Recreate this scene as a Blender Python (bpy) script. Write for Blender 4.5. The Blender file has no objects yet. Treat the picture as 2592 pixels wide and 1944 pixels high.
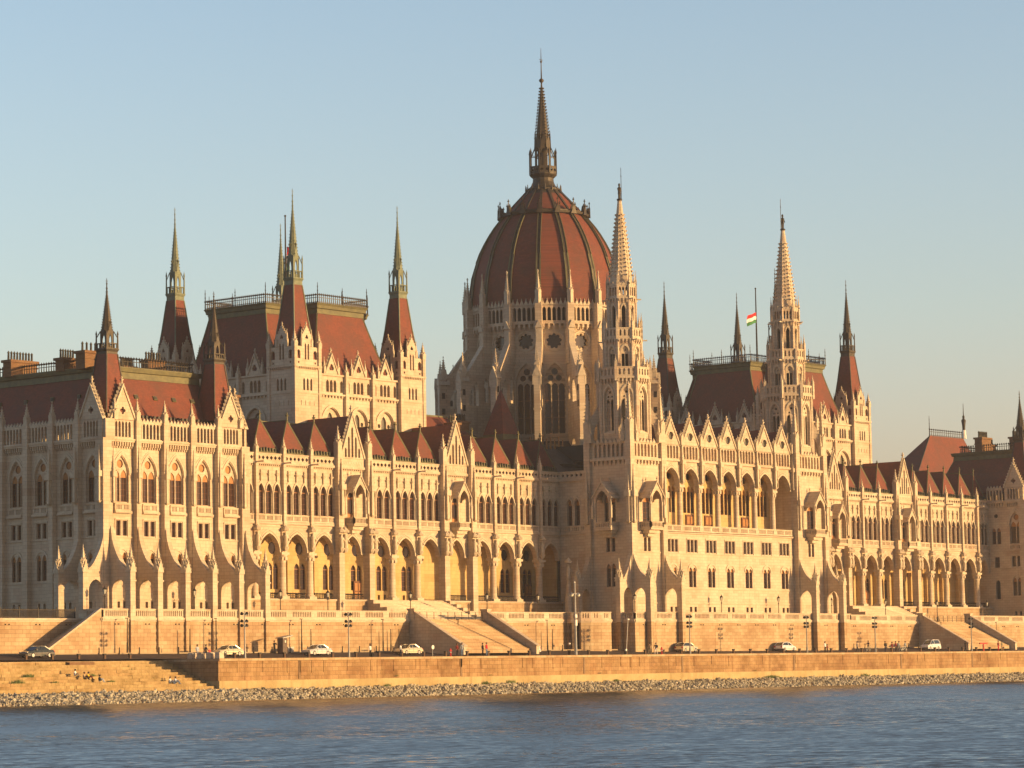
import bpy, math, random
from mathutils import Vector, Matrix
from mathutils.geometry import tessellate_polygon
R = math.radians
PI = math.pi
random.seed(7)
sc = bpy.context.scene
COL = sc.collection

# ---------------------------------------------------------------- camera
YAW, PITCH, ROLL = 0.8832, 0.0969, -0.0172
cd = bpy.data.cameras.new("camera")
cam = bpy.data.objects.new("camera", cd); COL.objects.link(cam)
fwd = Vector((math.sin(YAW)*math.cos(PITCH), math.cos(YAW)*math.cos(PITCH), math.sin(PITCH)))
rt = Vector((math.cos(YAW), -math.sin(YAW), 0)); up = rt.cross(fwd)
c_, s_ = math.cos(ROLL), math.sin(ROLL)
r2 = rt*c_ + up*s_; u2 = up*c_ - rt*s_
m3 = Matrix((r2, u2, -fwd)).transposed()
cam.matrix_world = Matrix.Translation((-389.05, -288.38, 8.0)) @ m3.to_4x4()
cd.sensor_width = 36; cd.lens = 36*7558.3/2592
cd.clip_start = 1; cd.clip_end = 20000
sc.camera = cam

# ---------------------------------------------------------------- world, sun, exposure
SUN_AZ, SUN_EL = 22.0, 6.2          # azimuth: towards -Y, turned towards +X
w = bpy.data.worlds.new("World"); sc.world = w; w.use_nodes = True
nt = w.node_tree; nt.nodes.clear()
out = nt.nodes.new('ShaderNodeOutputWorld'); bg = nt.nodes.new('ShaderNodeBackground')
sky = nt.nodes.new('ShaderNodeTexSky'); sky.sky_type = 'NISHITA'; sky.sun_disc = False
sun_dir = Vector((math.sin(R(SUN_AZ))*math.cos(R(SUN_EL)), -math.cos(R(SUN_AZ))*math.cos(R(SUN_EL)), math.sin(R(SUN_EL))))
sky.sun_elevation = R(SUN_EL); sky.sun_rotation = math.atan2(sun_dir.x, sun_dir.y)
sky.altitude = 100; sky.air_density = 1.0; sky.dust_density = 2.2; sky.ozone_density = 2.0
hsv = nt.nodes.new('ShaderNodeHueSaturation'); hsv.inputs['Saturation'].default_value = 0.85
tc = nt.nodes.new('ShaderNodeTexCoord'); sz = nt.nodes.new('ShaderNodeSeparateXYZ'); nt.links.new(tc.outputs['Generated'], sz.inputs[0])
mr = nt.nodes.new('ShaderNodeMapRange'); mr.inputs['From Min'].default_value = 0.0; mr.inputs['From Max'].default_value = 1.0
nt.links.new(sz.outputs[2], mr.inputs['Value'])
ramp = nt.nodes.new('ShaderNodeValToRGB'); re_ = ramp.color_ramp.elements
re_[0].color = (1.55, 1.00, .98, 1); re_[1].color = (.64, .60, .68, 1)
e1 = re_.new(.12); e1.color = (1.24, 1.11, 1.07, 1); e1 = re_.new(.27); e1.color = (.98, 1.00, 1.03, 1); e1 = re_.new(.5); e1.color = (.72, .66, .66, 1)
mulc = nt.nodes.new('ShaderNodeMixRGB'); mulc.blend_type = 'MULTIPLY'; mulc.inputs[0].default_value = 1
my = nt.nodes.new('ShaderNodeMapRange'); my.inputs['From Min'].default_value = -.7; my.inputs['From Max'].default_value = .25; my.inputs['To Min'].default_value = .5; my.inputs['To Max'].default_value = 1
nt.links.new(sz.outputs[1], my.inputs['Value'])
msc = nt.nodes.new('ShaderNodeVectorMath'); msc.operation = 'SCALE'
nt.links.new(mr.outputs[0], ramp.inputs[0])
nt.links.new(sky.outputs[0], hsv.inputs['Color']); nt.links.new(hsv.outputs[0], mulc.inputs[1]); nt.links.new(ramp.outputs[0], mulc.inputs[2]); nt.links.new(mulc.outputs[0], msc.inputs[0]); nt.links.new(my.outputs[0], msc.inputs['Scale']); nt.links.new(msc.outputs[0], bg.inputs[0])
bg.inputs[1].default_value = 0.15
nt.links.new(bg.outputs[0], out.inputs[0])
sd = bpy.data.lights.new("sun", 'SUN'); sun = bpy.data.objects.new("sun", sd); COL.objects.link(sun)
sun.rotation_euler = sun_dir.to_track_quat('Z', 'Y').to_euler()
sun.location = (100, -300, 200)
sd.energy = 3.1; sd.angle = R(0.6); sd.color = (1.0, 0.64, 0.27)
sc.view_settings.view_transform = 'Standard'; sc.view_settings.look = 'None'
sc.view_settings.exposure = 1.18; sc.view_settings.gamma = 1.0
sc.cycles.max_bounces = 6; sc.cycles.diffuse_bounces = 3; sc.cycles.glossy_bounces = 3

# ---------------------------------------------------------------- materials
MATS = {}
def new_mat(name):
    m = bpy.data.materials.new(name); m.use_nodes = True
    MATS[name] = m
    return m, m.node_tree, m.node_tree.nodes['Principled BSDF']
def rgb(c): return (c[0], c[1], c[2], 1)
def wall_coords(nt):
    g = nt.nodes.new('ShaderNodeNewGeometry'); s = nt.nodes.new('ShaderNodeSeparateXYZ')
    nt.links.new(g.outputs['Position'], s.inputs[0])
    a = nt.nodes.new('ShaderNodeMath'); a.operation = 'ADD'
    nt.links.new(s.outputs[0], a.inputs[0]); nt.links.new(s.outputs[1], a.inputs[1])
    c = nt.nodes.new('ShaderNodeCombineXYZ'); nt.links.new(a.outputs[0], c.inputs[0]); nt.links.new(s.outputs[2], c.inputs[1])
    return g, s, c
def masonry(name, base, var, mortar, bw=1.1, bh=0.5, ms=0.02, stain=(0.6, 0.5, 0.4), stain_amt=0.35, rough=0.85, bump=0.25, big=0.12, streak=True):
    m, nt, p = new_mat(name)
    g, s, c = wall_coords(nt)
    br = nt.nodes.new('ShaderNodeTexBrick'); nt.links.new(c.outputs[0], br.inputs['Vector'])
    br.inputs['Scale'].default_value = 1; br.inputs['Brick Width'].default_value = bw; br.inputs['Row Height'].default_value = bh
    br.inputs['Mortar Size'].default_value = ms; br.inputs['Mortar Smooth'].default_value = 0.3; br.inputs['Bias'].default_value = -0.3
    br.inputs['Color1'].default_value = rgb(base); br.inputs['Color2'].default_value = rgb(var); br.inputs['Mortar'].default_value = rgb(mortar)
    n1 = nt.nodes.new('ShaderNodeTexNoise'); n1.inputs['Scale'].default_value = big; n1.inputs['Detail'].default_value = 8; n1.inputs['Roughness'].default_value = .65
    nt.links.new(g.outputs['Position'], n1.inputs['Vector'])
    r1 = nt.nodes.new('ShaderNodeMapRange'); r1.inputs['From Min'].default_value = .42; r1.inputs['From Max'].default_value = .72
    nt.links.new(n1.outputs['Fac'], r1.inputs['Value'])
    mp = nt.nodes.new('ShaderNodeMapping'); mp.inputs['Scale'].default_value = (2.2, .16, 1)
    nt.links.new(c.outputs[0], mp.inputs[0])
    n2 = nt.nodes.new('ShaderNodeTexNoise'); n2.inputs['Scale'].default_value = .6; n2.inputs['Detail'].default_value = 6
    nt.links.new(mp.outputs[0], n2.inputs['Vector'])
    r2_ = nt.nodes.new('ShaderNodeMapRange'); r2_.inputs['From Min'].default_value = .5; r2_.inputs['From Max'].default_value = .75
    nt.links.new(n2.outputs['Fac'], r2_.inputs['Value'])
    mx = nt.nodes.new('ShaderNodeMath'); mx.operation = 'MAXIMUM' if streak else 'MULTIPLY'
    nt.links.new(r1.outputs[0], mx.inputs[0]); nt.links.new(r2_.outputs[0], mx.inputs[1])
    am = nt.nodes.new('ShaderNodeMath'); am.operation = 'MULTIPLY'; am.inputs[1].default_value = stain_amt
    nt.links.new(mx.outputs[0], am.inputs[0])
    b2 = nt.nodes.new('ShaderNodeTexBrick'); nt.links.new(c.outputs[0], b2.inputs['Vector'])
    b2.inputs['Scale'].default_value = 1; b2.inputs['Brick Width'].default_value = bw*1.7; b2.inputs['Row Height'].default_value = bh*2; b2.inputs['Mortar Size'].default_value = 0; b2.inputs['Bias'].default_value = -.55
    b2.inputs['Color1'].default_value = (1, 1, 1, 1); b2.inputs['Color2'].default_value = (.80, .60, .52, 1); b2.inputs['Mortar'].default_value = (1, 1, 1, 1); b2.offset = .37
    mb_ = nt.nodes.new('ShaderNodeMixRGB'); mb_.blend_type = 'MULTIPLY'; mb_.inputs[0].default_value = .75
    nt.links.new(br.outputs['Color'], mb_.inputs[1]); nt.links.new(b2.outputs['Color'], mb_.inputs[2])
    mix = nt.nodes.new('ShaderNodeMixRGB'); mix.blend_type = 'MULTIPLY'; mix.inputs[2].default_value = rgb(stain)
    nt.links.new(am.outputs[0], mix.inputs[0]); nt.links.new(mb_.outputs[0], mix.inputs[1])
    nt.links.new(mix.outputs[0], p.inputs['Base Color'])
    p.inputs['Roughness'].default_value = rough; p.inputs['Specular IOR Level'].default_value = .2
    n3 = nt.nodes.new('ShaderNodeTexNoise'); n3.inputs['Scale'].default_value = 5; n3.inputs['Detail'].default_value = 5
    nt.links.new(g.outputs['Position'], n3.inputs['Vector'])
    b = nt.nodes.new('ShaderNodeBump'); b.inputs['Strength'].default_value = bump; b.inputs['Distance'].default_value = .05
    nt.links.new(n3.outputs['Fac'], b.inputs['Height']); nt.links.new(b.outputs[0], p.inputs['Normal'])
    return m
def noisy(name, base, dark, scale=1.0, rough=.7, metal=0., lo=.35, hi=.7, bump=0., spec=.3):
    m, nt, p = new_mat(name)
    g = nt.nodes.new('ShaderNodeNewGeometry'); n = nt.nodes.new('ShaderNodeTexNoise')
    n.inputs['Scale'].default_value = scale; n.inputs['Detail'].default_value = 7; n.inputs['Roughness'].default_value = .6
    nt.links.new(g.outputs['Position'], n.inputs['Vector'])
    r = nt.nodes.new('ShaderNodeMapRange'); r.inputs['From Min'].default_value = lo; r.inputs['From Max'].default_value = hi
    nt.links.new(n.outputs['Fac'], r.inputs['Value'])
    mix = nt.nodes.new('ShaderNodeMixRGB'); mix.inputs[1].default_value = rgb(base); mix.inputs[2].default_value = rgb(dark)
    nt.links.new(r.outputs[0], mix.inputs[0]); nt.links.new(mix.outputs[0], p.inputs['Base Color'])
    p.inputs['Roughness'].default_value = rough; p.inputs['Metallic'].default_value = metal; p.inputs['Specular IOR Level'].default_value = spec
    if bump:
        b = nt.nodes.new('ShaderNodeBump'); b.inputs['Strength'].default_value = bump; b.inputs['Distance'].default_value = .1
        nt.links.new(n.outputs['Fac'], b.inputs['Height']); nt.links.new(b.outputs[0], p.inputs['Normal'])
    return m

masonry('stone', (.63, .53, .40), (.53, .43, .31), (.42, .34, .25), 1.0, .46, .022, (.60, .48, .40), .5)
noisy('carved', (.62, .52, .39), (.47, .39, .28), 1.6, .85, bump=.6)
masonry('ashlar', (.52, .40, .25), (.40, .275, .155), (.29, .20, .12), 1.15, .5, .028, (.52, .38, .26), .7, big=.2, bump=.5)
masonry('quay_stone', (.36, .225, .105), (.46, .30, .155), (.25, .155, .075), 1.05, .52, .035, (.38, .28, .20), .9, big=.25, bump=.8)
masonry('quay_cement', (.48, .38, .20), (.45, .35, .18), (.42, .32, .17), 4.0, 1.6, .02, (.45, .35, .22), .6, big=.35, bump=.6)
masonry('step_stone', (.45, .325, .16), (.41, .29, .145), (.34, .24, .12), 2.3, .36, .02, (.42, .38, .26), 1.0, big=.45, bump=1, streak=True)
masonry('loggia', (.60, .45, .22), (.55, .39, .17), (.44, .32, .16), 1.2, .55, .02, (.6, .5, .4), .5)  # loggia interior stone, ochre tint puts the warm bounced light into its colour
masonry('brick', (.24, .14, .075), (.19, .105, .06), (.16, .10, .06), .5, .2, .02, (.5, .4, .3), .5)
# roof tiles: diamond pattern of rows
def tiles(name, base, var, stain):
    m, nt, p = new_mat(name)
    g, s, c = wall_coords(nt)
    br = nt.nodes.new('ShaderNodeTexBrick'); nt.links.new(c.outputs[0], br.inputs['Vector'])
    br.inputs['Scale'].default_value = 1; br.inputs['Brick Width'].default_value = .32; br.inputs['Row Height'].default_value = .24
    br.inputs['Mortar Size'].default_value = .012; br.inputs['Bias'].default_value = -.2
    br.inputs['Color1'].default_value = rgb(base); br.inputs['Color2'].default_value = rgb(var); br.inputs['Mortar'].default_value = rgb([x*.6 for x in base])
    n1 = nt.nodes.new('ShaderNodeTexNoise'); n1.inputs['Scale'].default_value = .35; n1.inputs['Detail'].default_value = 9; n1.inputs['Roughness'].default_value = .7
    nt.links.new(g.outputs['Position'], n1.inputs['Vector'])
    r1 = nt.nodes.new('ShaderNodeMapRange'); r1.inputs['From Min'].default_value = .4; r1.inputs['From Max'].default_value = .75; r1.inputs['To Max'].default_value = .85
    nt.links.new(n1.outputs['Fac'], r1.inputs['Value'])
    mix = nt.nodes.new('ShaderNodeMixRGB'); mix.inputs[2].default_value = rgb(stain)
    nt.links.new(r1.outputs[0], mix.inputs[0]); nt.links.new(br.outputs['Color'], mix.inputs[1])
    nt.links.new(mix.outputs[0], p.inputs['Base Color']); p.inputs['Roughness'].default_value = .75; p.inputs['Specular IOR Level'].default_value = .25
tiles('roof_tile', (.215, .064, .042), (.15, .048, .036), (.11, .058, .046))
noisy('copper', (.17, .155, .075), (.10, .095, .055), 1.2, .6, .1, bump=.2)
noisy('copper_dark', (.085, .08, .065), (.055, .05, .042), 1.0, .6, .2)
noisy('verdigris', (.20, .22, .15), (.12, .14, .10), 1.5, .65, .1, bump=.3)
noisy('bronze', (.085, .068, .05), (.045, .038, .03), 1.5, .55, .3, bump=.3)
noisy('wood', (.17, .065, .022), (.12, .045, .015), 3, .55)
noisy('wood_light', (.42, .19, .06), (.33, .14, .04), 3, .5)
noisy('rail_grey', (.12, .115, .12), (.08, .075, .08), 3, .5, .3)
noisy('iron', (.03, .028, .026), (.05, .035, .025), 3, .55, .4)
noisy('asphalt', (.085, .055, .042), (.06, .04, .03), .8, .9, bump=.3)
noisy('paving', (.40, .31, .20), (.33, .25, .16), .5, .9, bump=.2)
noisy('gravel_roof', (.06, .05, .045), (.04, .035, .03), 1, .9)
noisy('soil', (.20, .16, .10), (.14, .11, .07), .3, .95)
noisy('weed', (.10, .13, .035), (.06, .08, .02), 4, .8)
noisy('grime', (.25, .16, .09), (.17, .11, .06), 4, .8)
noisy('booth_brown', (.15, .11, .09), (.11, .08, .065), 3, .7)
noisy('post_brown', (.14, .08, .045), (.09, .05, .03), 3, .8)
noisy('white_paint', (.78, .76, .72), (.70, .68, .63), 2, .4)
noisy('grey_metal', (.33, .33, .33), (.24, .24, .24), 2, .45, .5)
noisy('red_paint', (.55, .03, .025), (.42, .02, .02), 2, .45)
noisy('rubber', (.02, .02, .02), (.03, .03, .03), 3, .8)
noisy('flag_red', (.62, .03, .03), (.55, .02, .03), 2, .8)
noisy('flag_white', (.80, .80, .80), (.74, .74, .74), 2, .8)
noisy('flag_green', (.06, .22, .08), (.05, .18, .07), 2, .8)
def plain(name, col, rough=.5, metal=0., spec=.5, emit=None, coat=0.):
    m, nt, p = new_mat(name)
    p.inputs['Base Color'].default_value = rgb(col); p.inputs['Roughness'].default_value = rough
    p.inputs['Metallic'].default_value = metal; p.inputs['Specular IOR Level'].default_value = spec
    p.inputs['Coat Weight'].default_value = coat
    return m
plain('glass', (.035, .018, .015), .14, 0, .5)
plain('pane_grey', (.14, .13, .10), .15, 0, .6)
plain('car_glass', (.03, .035, .04), .06, 0, .8)
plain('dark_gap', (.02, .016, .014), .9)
plain('lamp_glass', (.65, .62, .52), .15, 0, .6)
for n_, c_c in dict(silver=(.62, .62, .60), champagne=(.66, .58, .40), dark_green=(.05, .06, .06), white_car=(.78, .78, .78)).items():
    plain('paint_'+n_, c_c, .3, .35 if n_ != 'white_car' else 0, .5, coat=.6)
for n_, c_c in dict(black=(.02, .02, .025), navy=(.03, .035, .07), red=(.55, .03, .05), white=(.75, .74, .72), grey=(.28, .29, .32), jeans=(.16, .22, .34), paleblue=(.45, .50, .58), yellow=(.75, .45, .04), maroon=(.18, .03, .03), tan=(.42, .30, .18), khaki=(.30, .26, .17)).items():
    plain('cloth_'+n_, c_c, .9, 0, .1)
plain('skin', (.50, .28, .18), .6, 0, .3)
plain('hair_dark', (.03, .018, .012), .7); plain('hair_brown', (.10, .045, .02), .7)
# river rocks
m, nt, p = new_mat('rock')
g = nt.nodes.new('ShaderNodeNewGeometry'); v = nt.nodes.new('ShaderNodeTexVoronoi'); v.inputs['Scale'].default_value = 2.4
nt.links.new(g.outputs['Position'], v.inputs['Vector'])
cr = nt.nodes.new('ShaderNodeValToRGB'); e = cr.color_ramp.elements
e[0].color = rgb((.20, .18, .14)); e[1].color = rgb((.56, .50, .38)); ee = cr.color_ramp.elements.new(.5); ee.color = rgb((.36, .32, .24))
sp = nt.nodes.new('ShaderNodeSeparateXYZ'); nt.links.new(v.outputs['Color'], sp.inputs[0]); nt.links.new(sp.outputs[0], cr.inputs[0])
nt.links.new(cr.outputs[0], p.inputs['Base Color']); p.inputs['Roughness'].default_value = .85
# water
m, nt, p = new_mat('water')
g = nt.nodes.new('ShaderNodeNewGeometry')
p.inputs['Base Color'].default_value = rgb((.05, .055, .042)); p.inputs['Specular Tint'].default_value = (1, .90, .72, 1); p.inputs['Roughness'].default_value = .08; p.inputs['IOR'].default_value = 1.33
mp = nt.nodes.new('ShaderNodeMapping'); mp.inputs['Rotation'].default_value = (0, 0, R(8)); mp.inputs['Scale'].default_value = (.7, 1.0, 1)
nt.links.new(g.outputs['Position'], mp.inputs[0])
def vm(op, x, y, k=None):
    n_ = nt.nodes.new('ShaderNodeVectorMath'); n_.operation = op
    for i_, q_ in enumerate((x, y)):
        if q_ is None: continue
        if hasattr(q_, 'default_value') and not isinstance(q_, tuple): nt.links.new(q_, n_.inputs[i_])
        else: n_.inputs[i_].default_value = q_
    if k is not None: n_.inputs['Scale'].default_value = k
    return n_
acc = None
for scl, det, amp in ((.12, 3, .12), (.9, 4, .50), (3.2, 3, .60)):
    n = nt.nodes.new('ShaderNodeTexNoise'); n.inputs['Scale'].default_value = scl; n.inputs['Detail'].default_value = det; n.inputs['Roughness'].default_value = .6
    nt.links.new(mp.outputs[0], n.inputs['Vector'])
    v1 = vm('SUBTRACT', n.outputs['Color'], (.5, .5, .5)); v2 = vm('MULTIPLY', v1.outputs[0], (amp*.6, amp, 0))
    acc = v2 if acc is None else vm('ADD', acc.outputs[0], v2.outputs[0])
patch = nt.nodes.new('ShaderNodeTexNoise'); patch.inputs['Scale'].default_value = .03; patch.inputs['Detail'].default_value = 3
nt.links.new(mp.outputs[0], patch.inputs['Vector'])
pr = nt.nodes.new('ShaderNodeMapRange'); pr.inputs['From Min'].default_value = .35; pr.inputs['From Max'].default_value = .65; pr.inputs['To Min'].default_value = .55; pr.inputs['To Max'].default_value = 1.25
nt.links.new(patch.outputs['Fac'], pr.inputs['Value'])
scn = nt.nodes.new('ShaderNodeVectorMath'); scn.operation = 'SCALE'; nt.links.new(acc.outputs[0], scn.inputs[0]); nt.links.new(pr.outputs[0], scn.inputs['Scale'])
v3 = vm('ADD', scn.outputs[0], (-.108, -.10, 1)); v4 = nt.nodes.new('ShaderNodeVectorMath'); v4.operation = 'NORMALIZE'; nt.links.new(v3.outputs[0], v4.inputs[0])
nt.links.new(v4.outputs[0], p.inputs['Normal'])

# ---------------------------------------------------------------- mesh builder
I4 = Matrix.Identity(4)
class MB:
    def __init__(s): s.v = []; s.f = []; s.mi = []; s.ms = []; s.M = I4; s.mat = 'stone'; s.sm = set()
    def _m(s, m):
        m = m or s.mat
        if m not in s.ms: s.ms.append(m)
        return s.ms.index(m)
    def add(s, vs, fs, m=None, smooth=False):
        o = len(s.v); M = s.M
        s.v += [tuple(M @ Vector(p)) for p in vs]; k = s._m(m)
        for f in fs:
            if smooth: s.sm.add(len(s.f))
            s.f.append([i+o for i in f]); s.mi.append(k)
    def box(s, x0, x1, y0, y1, z0, z1, m=None):
        s.add([(x0, y0, z0), (x1, y0, z0), (x1, y1, z0), (x0, y1, z0), (x0, y0, z1), (x1, y0, z1), (x1, y1, z1), (x0, y1, z1)],
              [(0, 3, 2, 1), (4, 5, 6, 7), (0, 1, 5, 4), (1, 2, 6, 5), (2, 3, 7, 6), (3, 0, 4, 7)], m)
    def bar(s, a, b, w, m=None, h=None):
        a = Vector(a); b = Vector(b); d = (b-a).normalized(); h = h or w
        q = Vector((0, 0, 1)) if abs(d.z) < .95 else Vector((1, 0, 0))
        u = d.cross(q).normalized()*w/2; v = u.cross(d).normalized()*h/2
        vs = [a-u-v, a+u-v, a+u+v, a-u+v, b-u-v, b+u-v, b+u+v, b-u+v]
        s.add(vs, [(0, 3, 2, 1), (4, 5, 6, 7), (0, 1, 5, 4), (1, 2, 6, 5), (2, 3, 7, 6), (3, 0, 4, 7)], m)
    def frus(s, cx, cy, z0, z1, r0, r1, n=4, rot=None, m=None, cap=True, smooth=False):
        if rot is None: rot = PI/n
        k = 1/math.cos(PI/n) if n <= 16 else 1
        a = [(cx+r0*k*math.cos(rot+2*PI*i/n), cy+r0*k*math.sin(rot+2*PI*i/n), z0) for i in range(n)]
        if r1 < 1e-4:
            s.add(a+[(cx, cy, z1)], [(i, (i+1) % n, n) for i in range(n)], m, smooth)
        else:
            b = [(cx+r1*k*math.cos(rot+2*PI*i/n), cy+r1*k*math.sin(rot+2*PI*i/n), z1) for i in range(n)]
            s.add(a+b, [(i, (i+1) % n, n+(i+1) % n, n+i) for i in range(n)], m, smooth)
            if cap: s.add(b, [tuple(range(n))], m)
        if cap: s.add(a, [tuple(range(n-1, -1, -1))], m)
    def lathe(s, cx, cy, prof, n=10, m=None, smooth=True):
        o = []
        for z, r in prof: o += [(cx+r*math.cos(2*PI*i/n), cy+r*math.sin(2*PI*i/n), z) for i in range(n)]
        fs = [(j*n+i, j*n+(i+1) % n, (j+1)*n+(i+1) % n, (j+1)*n+i) for j in range(len(prof)-1) for i in range(n)]
        s.add(o, fs, m, smooth)
        s.add(o[-n:], [tuple(range(n))], m); s.add(o[:n], [tuple(range(n-1, -1, -1))], m)
    def extr(s, pts, y0, y1, m=None, back=False):
        """closed polygon in local xz, extruded from y0 (front) to y1"""
        s.plate(pts, [], y0, y1, m, back)
    def plate(s, outer, holes, y0, y1, m=None, back=False, sides=True, front=True):
        loops = [[Vector((x, z, 0)) for x, z in l] for l in [outer]+holes]
        tris = tessellate_polygon(loops); flat = [p for l in [outer]+holes for p in l]
        if front: s.add([(x, y0, z) for x, z in flat], [tuple(t) for t in tris], m)
        if back: s.add([(x, y1, z) for x, z in flat], [tuple(reversed(t)) for t in tris], m)
        if sides:
            for l in [outer]+holes:
                n = len(l)
                s.add([(x, y0, z) for x, z in l]+[(x, y1, z) for x, z in l], [(i, (i+1) % n, n+(i+1) % n, n+i) for i in range(n)], m)
    def mesh(s, name):
        me = bpy.data.meshes.new(name); me.from_pydata(s.v, [], s.f)
        for m in s.ms: me.materials.append(MATS[m])
        me.polygons.foreach_set('material_index', s.mi)
        if s.sm:
            fl = [i in s.sm for i in range(len(s.f))]; me.polygons.foreach_set('use_smooth', fl)
        me.update(); return me
def fr(x, y, deg, z=0): return Matrix.Translation((x, y, z)) @ Matrix.Rotation(R(deg), 4, 'Z')

def obj(name, mesh, parent=None, loc=(0, 0, 0), rz=0., scale=None):
    if isinstance(mesh, MB): mesh = mesh.mesh(name)
    o = bpy.data.objects.new(name, mesh); COL.objects.link(o)
    o.location = loc; o.rotation_euler = (0, 0, rz)
    if scale is not None: o.scale = scale if hasattr(scale, '__len__') else (scale,)*3
    if parent: o.parent = parent
    return o
def tag(o, label=None, cat=None, group=None, kind=None):
    if label: o['label'] = label
    if cat: o['category'] = cat
    if group: o['group'] = group
    if kind: o['kind'] = kind
    return o
def empty(name, loc=(0, 0, 0), rz=0.):
    o = bpy.data.objects.new(name, None); COL.objects.link(o); o.location = loc; o.rotation_euler = (0, 0, rz); o.empty_display_size = 1
    return o
def dup(o, parent=None):
    c = o.copy(); COL.objects.link(c)
    if parent: c.parent = parent
    for ch in list(KIDS.get(o.name, [])) if False else [x for x in o.children]: dup(ch, c)
    return c
KIDS = {}

# ---------------------------------------------------------------- shapes
def arcpts(cx, hw, zs, za, n=5):
    r = za-zs; c = (r*r-hw*hw)/(2*hw); Rr = hw+c
    a = math.atan2(r, c)
    right = [(cx-c+Rr*math.cos(a*i/n), zs+Rr*math.sin(a*i/n)) for i in range(n+1)]
    right[-1] = (cx, za)
    return right+[(2*cx-x, z) for x, z in reversed(right[:-1])]
def arch(cx, hw, z0, zs, za, n=5): return [(cx-hw, z0), (cx+hw, z0)]+arcpts(cx, hw, zs, za, n)
def circ(cx, cz, r, n=14): return [(cx+r*math.cos(2*PI*i/n), cz+r*math.sin(2*PI*i/n)) for i in range(n)]
def foil(cx, cz, r, k, n=6, d=.42):
    return [(cx+r*((1-d)+d*abs(math.cos(k*t/2)))*math.cos(t+PI/2), cz+r*((1-d)+d*abs(math.cos(k*t/2)))*math.sin(t+PI/2)) for t in [2*PI*i/(k*n) for i in range(k*n)]]
def rect(x0, x1, z0, z1): return [(x0, z0), (x1, z0), (x1, z1), (x0, z1)]
def ring(mb, cx, hi, ho, zs, zi, zo, y0, y1, m=None, z0=None):
    a = arcpts(cx, hi, zs, zi, 6); b = arcpts(cx, ho, zs, zo, 6)
    if z0 is not None: a = [(cx+hi, z0)]+a+[(cx-hi, z0)]; b = [(cx+ho, z0)]+b+[(cx-ho, z0)]
    n = len(a)
    vs = [(x, y0, z) for x, z in a]+[(x, y0, z) for x, z in b]+[(x, y1, z) for x, z in a]+[(x, y1, z) for x, z in b]
    fs = []
    for i in range(n-1): fs += [(i, n+i, n+i+1, i+1), (i, i+1, 2*n+i+1, 2*n+i), (n+i, 3*n+i, 3*n+i+1, n+i+1)]
    mb.add(vs, fs, m)
def finial(mb, x, y, z, h, m='carved'):
    mb.frus(x, y, z, z+h, h*.085, h*.05, 4, m=m)
    mb.frus(x, y, z+h*.45, z+h*.62, h*.09, h*.19, 4, m=m); mb.frus(x, y, z+h*.62, z+h*.72, h*.19, h*.06, 4, m=m)
    mb.frus(x, y, z+h*.82, z+h, h*.12, .0, 4, m=m)
def pinnacle(mb, x, y, z0, zt, w, m='carved', sh=.38, crock=5):
    """square shaft with gablets, crocketed spirelet, finial"""
    H = zt-z0; zs = z0+H*sh; h = w/2
    if sh > 0:
        mb.frus(x, y, z0, zs, h, h, 4, m=m)
        for k in range(4):
            M0 = mb.M; mb.M = M0 @ fr(x, y, 90*k)
            mb.add([(-h*1.15, -h*1.12, zs-h*.2), (h*1.15, -h*1.12, zs-h*.2), (0, -h*1.12, zs+h*1.7), (0, 0, zs+h*1.7), (-h*1.15, 0, zs-h*.2), (h*1.15, 0, zs-h*.2)], [(0, 1, 2), (0, 2, 3, 4), (1, 5, 3, 2), (0, 4, 5, 1)], m)
            mb.M = M0
    zf = zt-H*.13
    mb.frus(x, y, zs, zf, h*.8, h*.13, 4, m=m)
    for j in range(crock):
        t = (j+.5)/crock; z = zs+(zf-zs)*t; r = h*.8*(1-t)+h*.13*t
        q = h*(.42-.2*t)
        for sx, sy in ((1, 1), (1, -1), (-1, 1), (-1, -1)):
            cx, cy = x+sx*(r+q*.3), y+sy*(r+q*.3)
            mb.frus(cx, cy, z-q*.3, z+q*.6, q*.35, q*.55, 4, m=m)
    finial(mb, x, y, zf, zt-zf, m)
def crockets(mb, xa, za, xb, zb, y, n, sz, m='carved'):
    for i in range(n):
        t = (i+.5)/n; x = xa+(xb-xa)*t; z = za+(zb-za)*t
        mb.frus(x, y, z, z+sz*1.2, sz*.3, sz*.5, 4, rot=0, m=m)
def gable(mb, cx, hw, z0, zt, y0, y1, holes, rim=.28, fin=.9, m='stone', sz=.34, nck=9):
    mb.plate([(cx-hw, z0), (cx+hw, z0), (cx, zt)], holes, y0, y1, m, back=True)
    for s in (-1, 1):
        L = math.hypot(hw, zt-z0); nx, nz = (zt-z0)/L*s, hw/L
        mb.add([(cx+s*hw, y0-.15, z0), (cx, y0-.15, zt), (cx+nx*0, y0-.15, zt+rim*1.6), (cx+s*(hw+rim), y0-.15, z0),
                (cx+s*hw, y1+.1, z0), (cx, y1+.1, zt), (cx, y1+.1, zt+rim*1.6), (cx+s*(hw+rim), y1+.1, z0)],
               [(0, 1, 2, 3), (4, 7, 6, 5), (3, 2, 6, 7), (0, 4, 5, 1), (0, 3, 7, 4)], 'carved')
        crockets(mb, cx+s*(hw+rim*.9), z0+.1, cx+s*.1, zt+rim*1.2, (y0+y1)/2, nck, sz)
    finial(mb, cx, (y0+y1)/2, zt+rim, fin)
def slots(x0, x1, z0, z1, step=.3, w=.15, groups=1, gap=.3):
    hs = []; W = (x1-x0-gap*(groups-1))/groups
    for g_ in range(groups):
        a = x0+g_*(W+gap); n = max(2, int(W/step)); st = W/n
        for i in range(n):
            c = a+st*(i+.5); hs.append(arch(c, w/2, z0, z1-w/2, z1, 2))
    return hs
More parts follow.
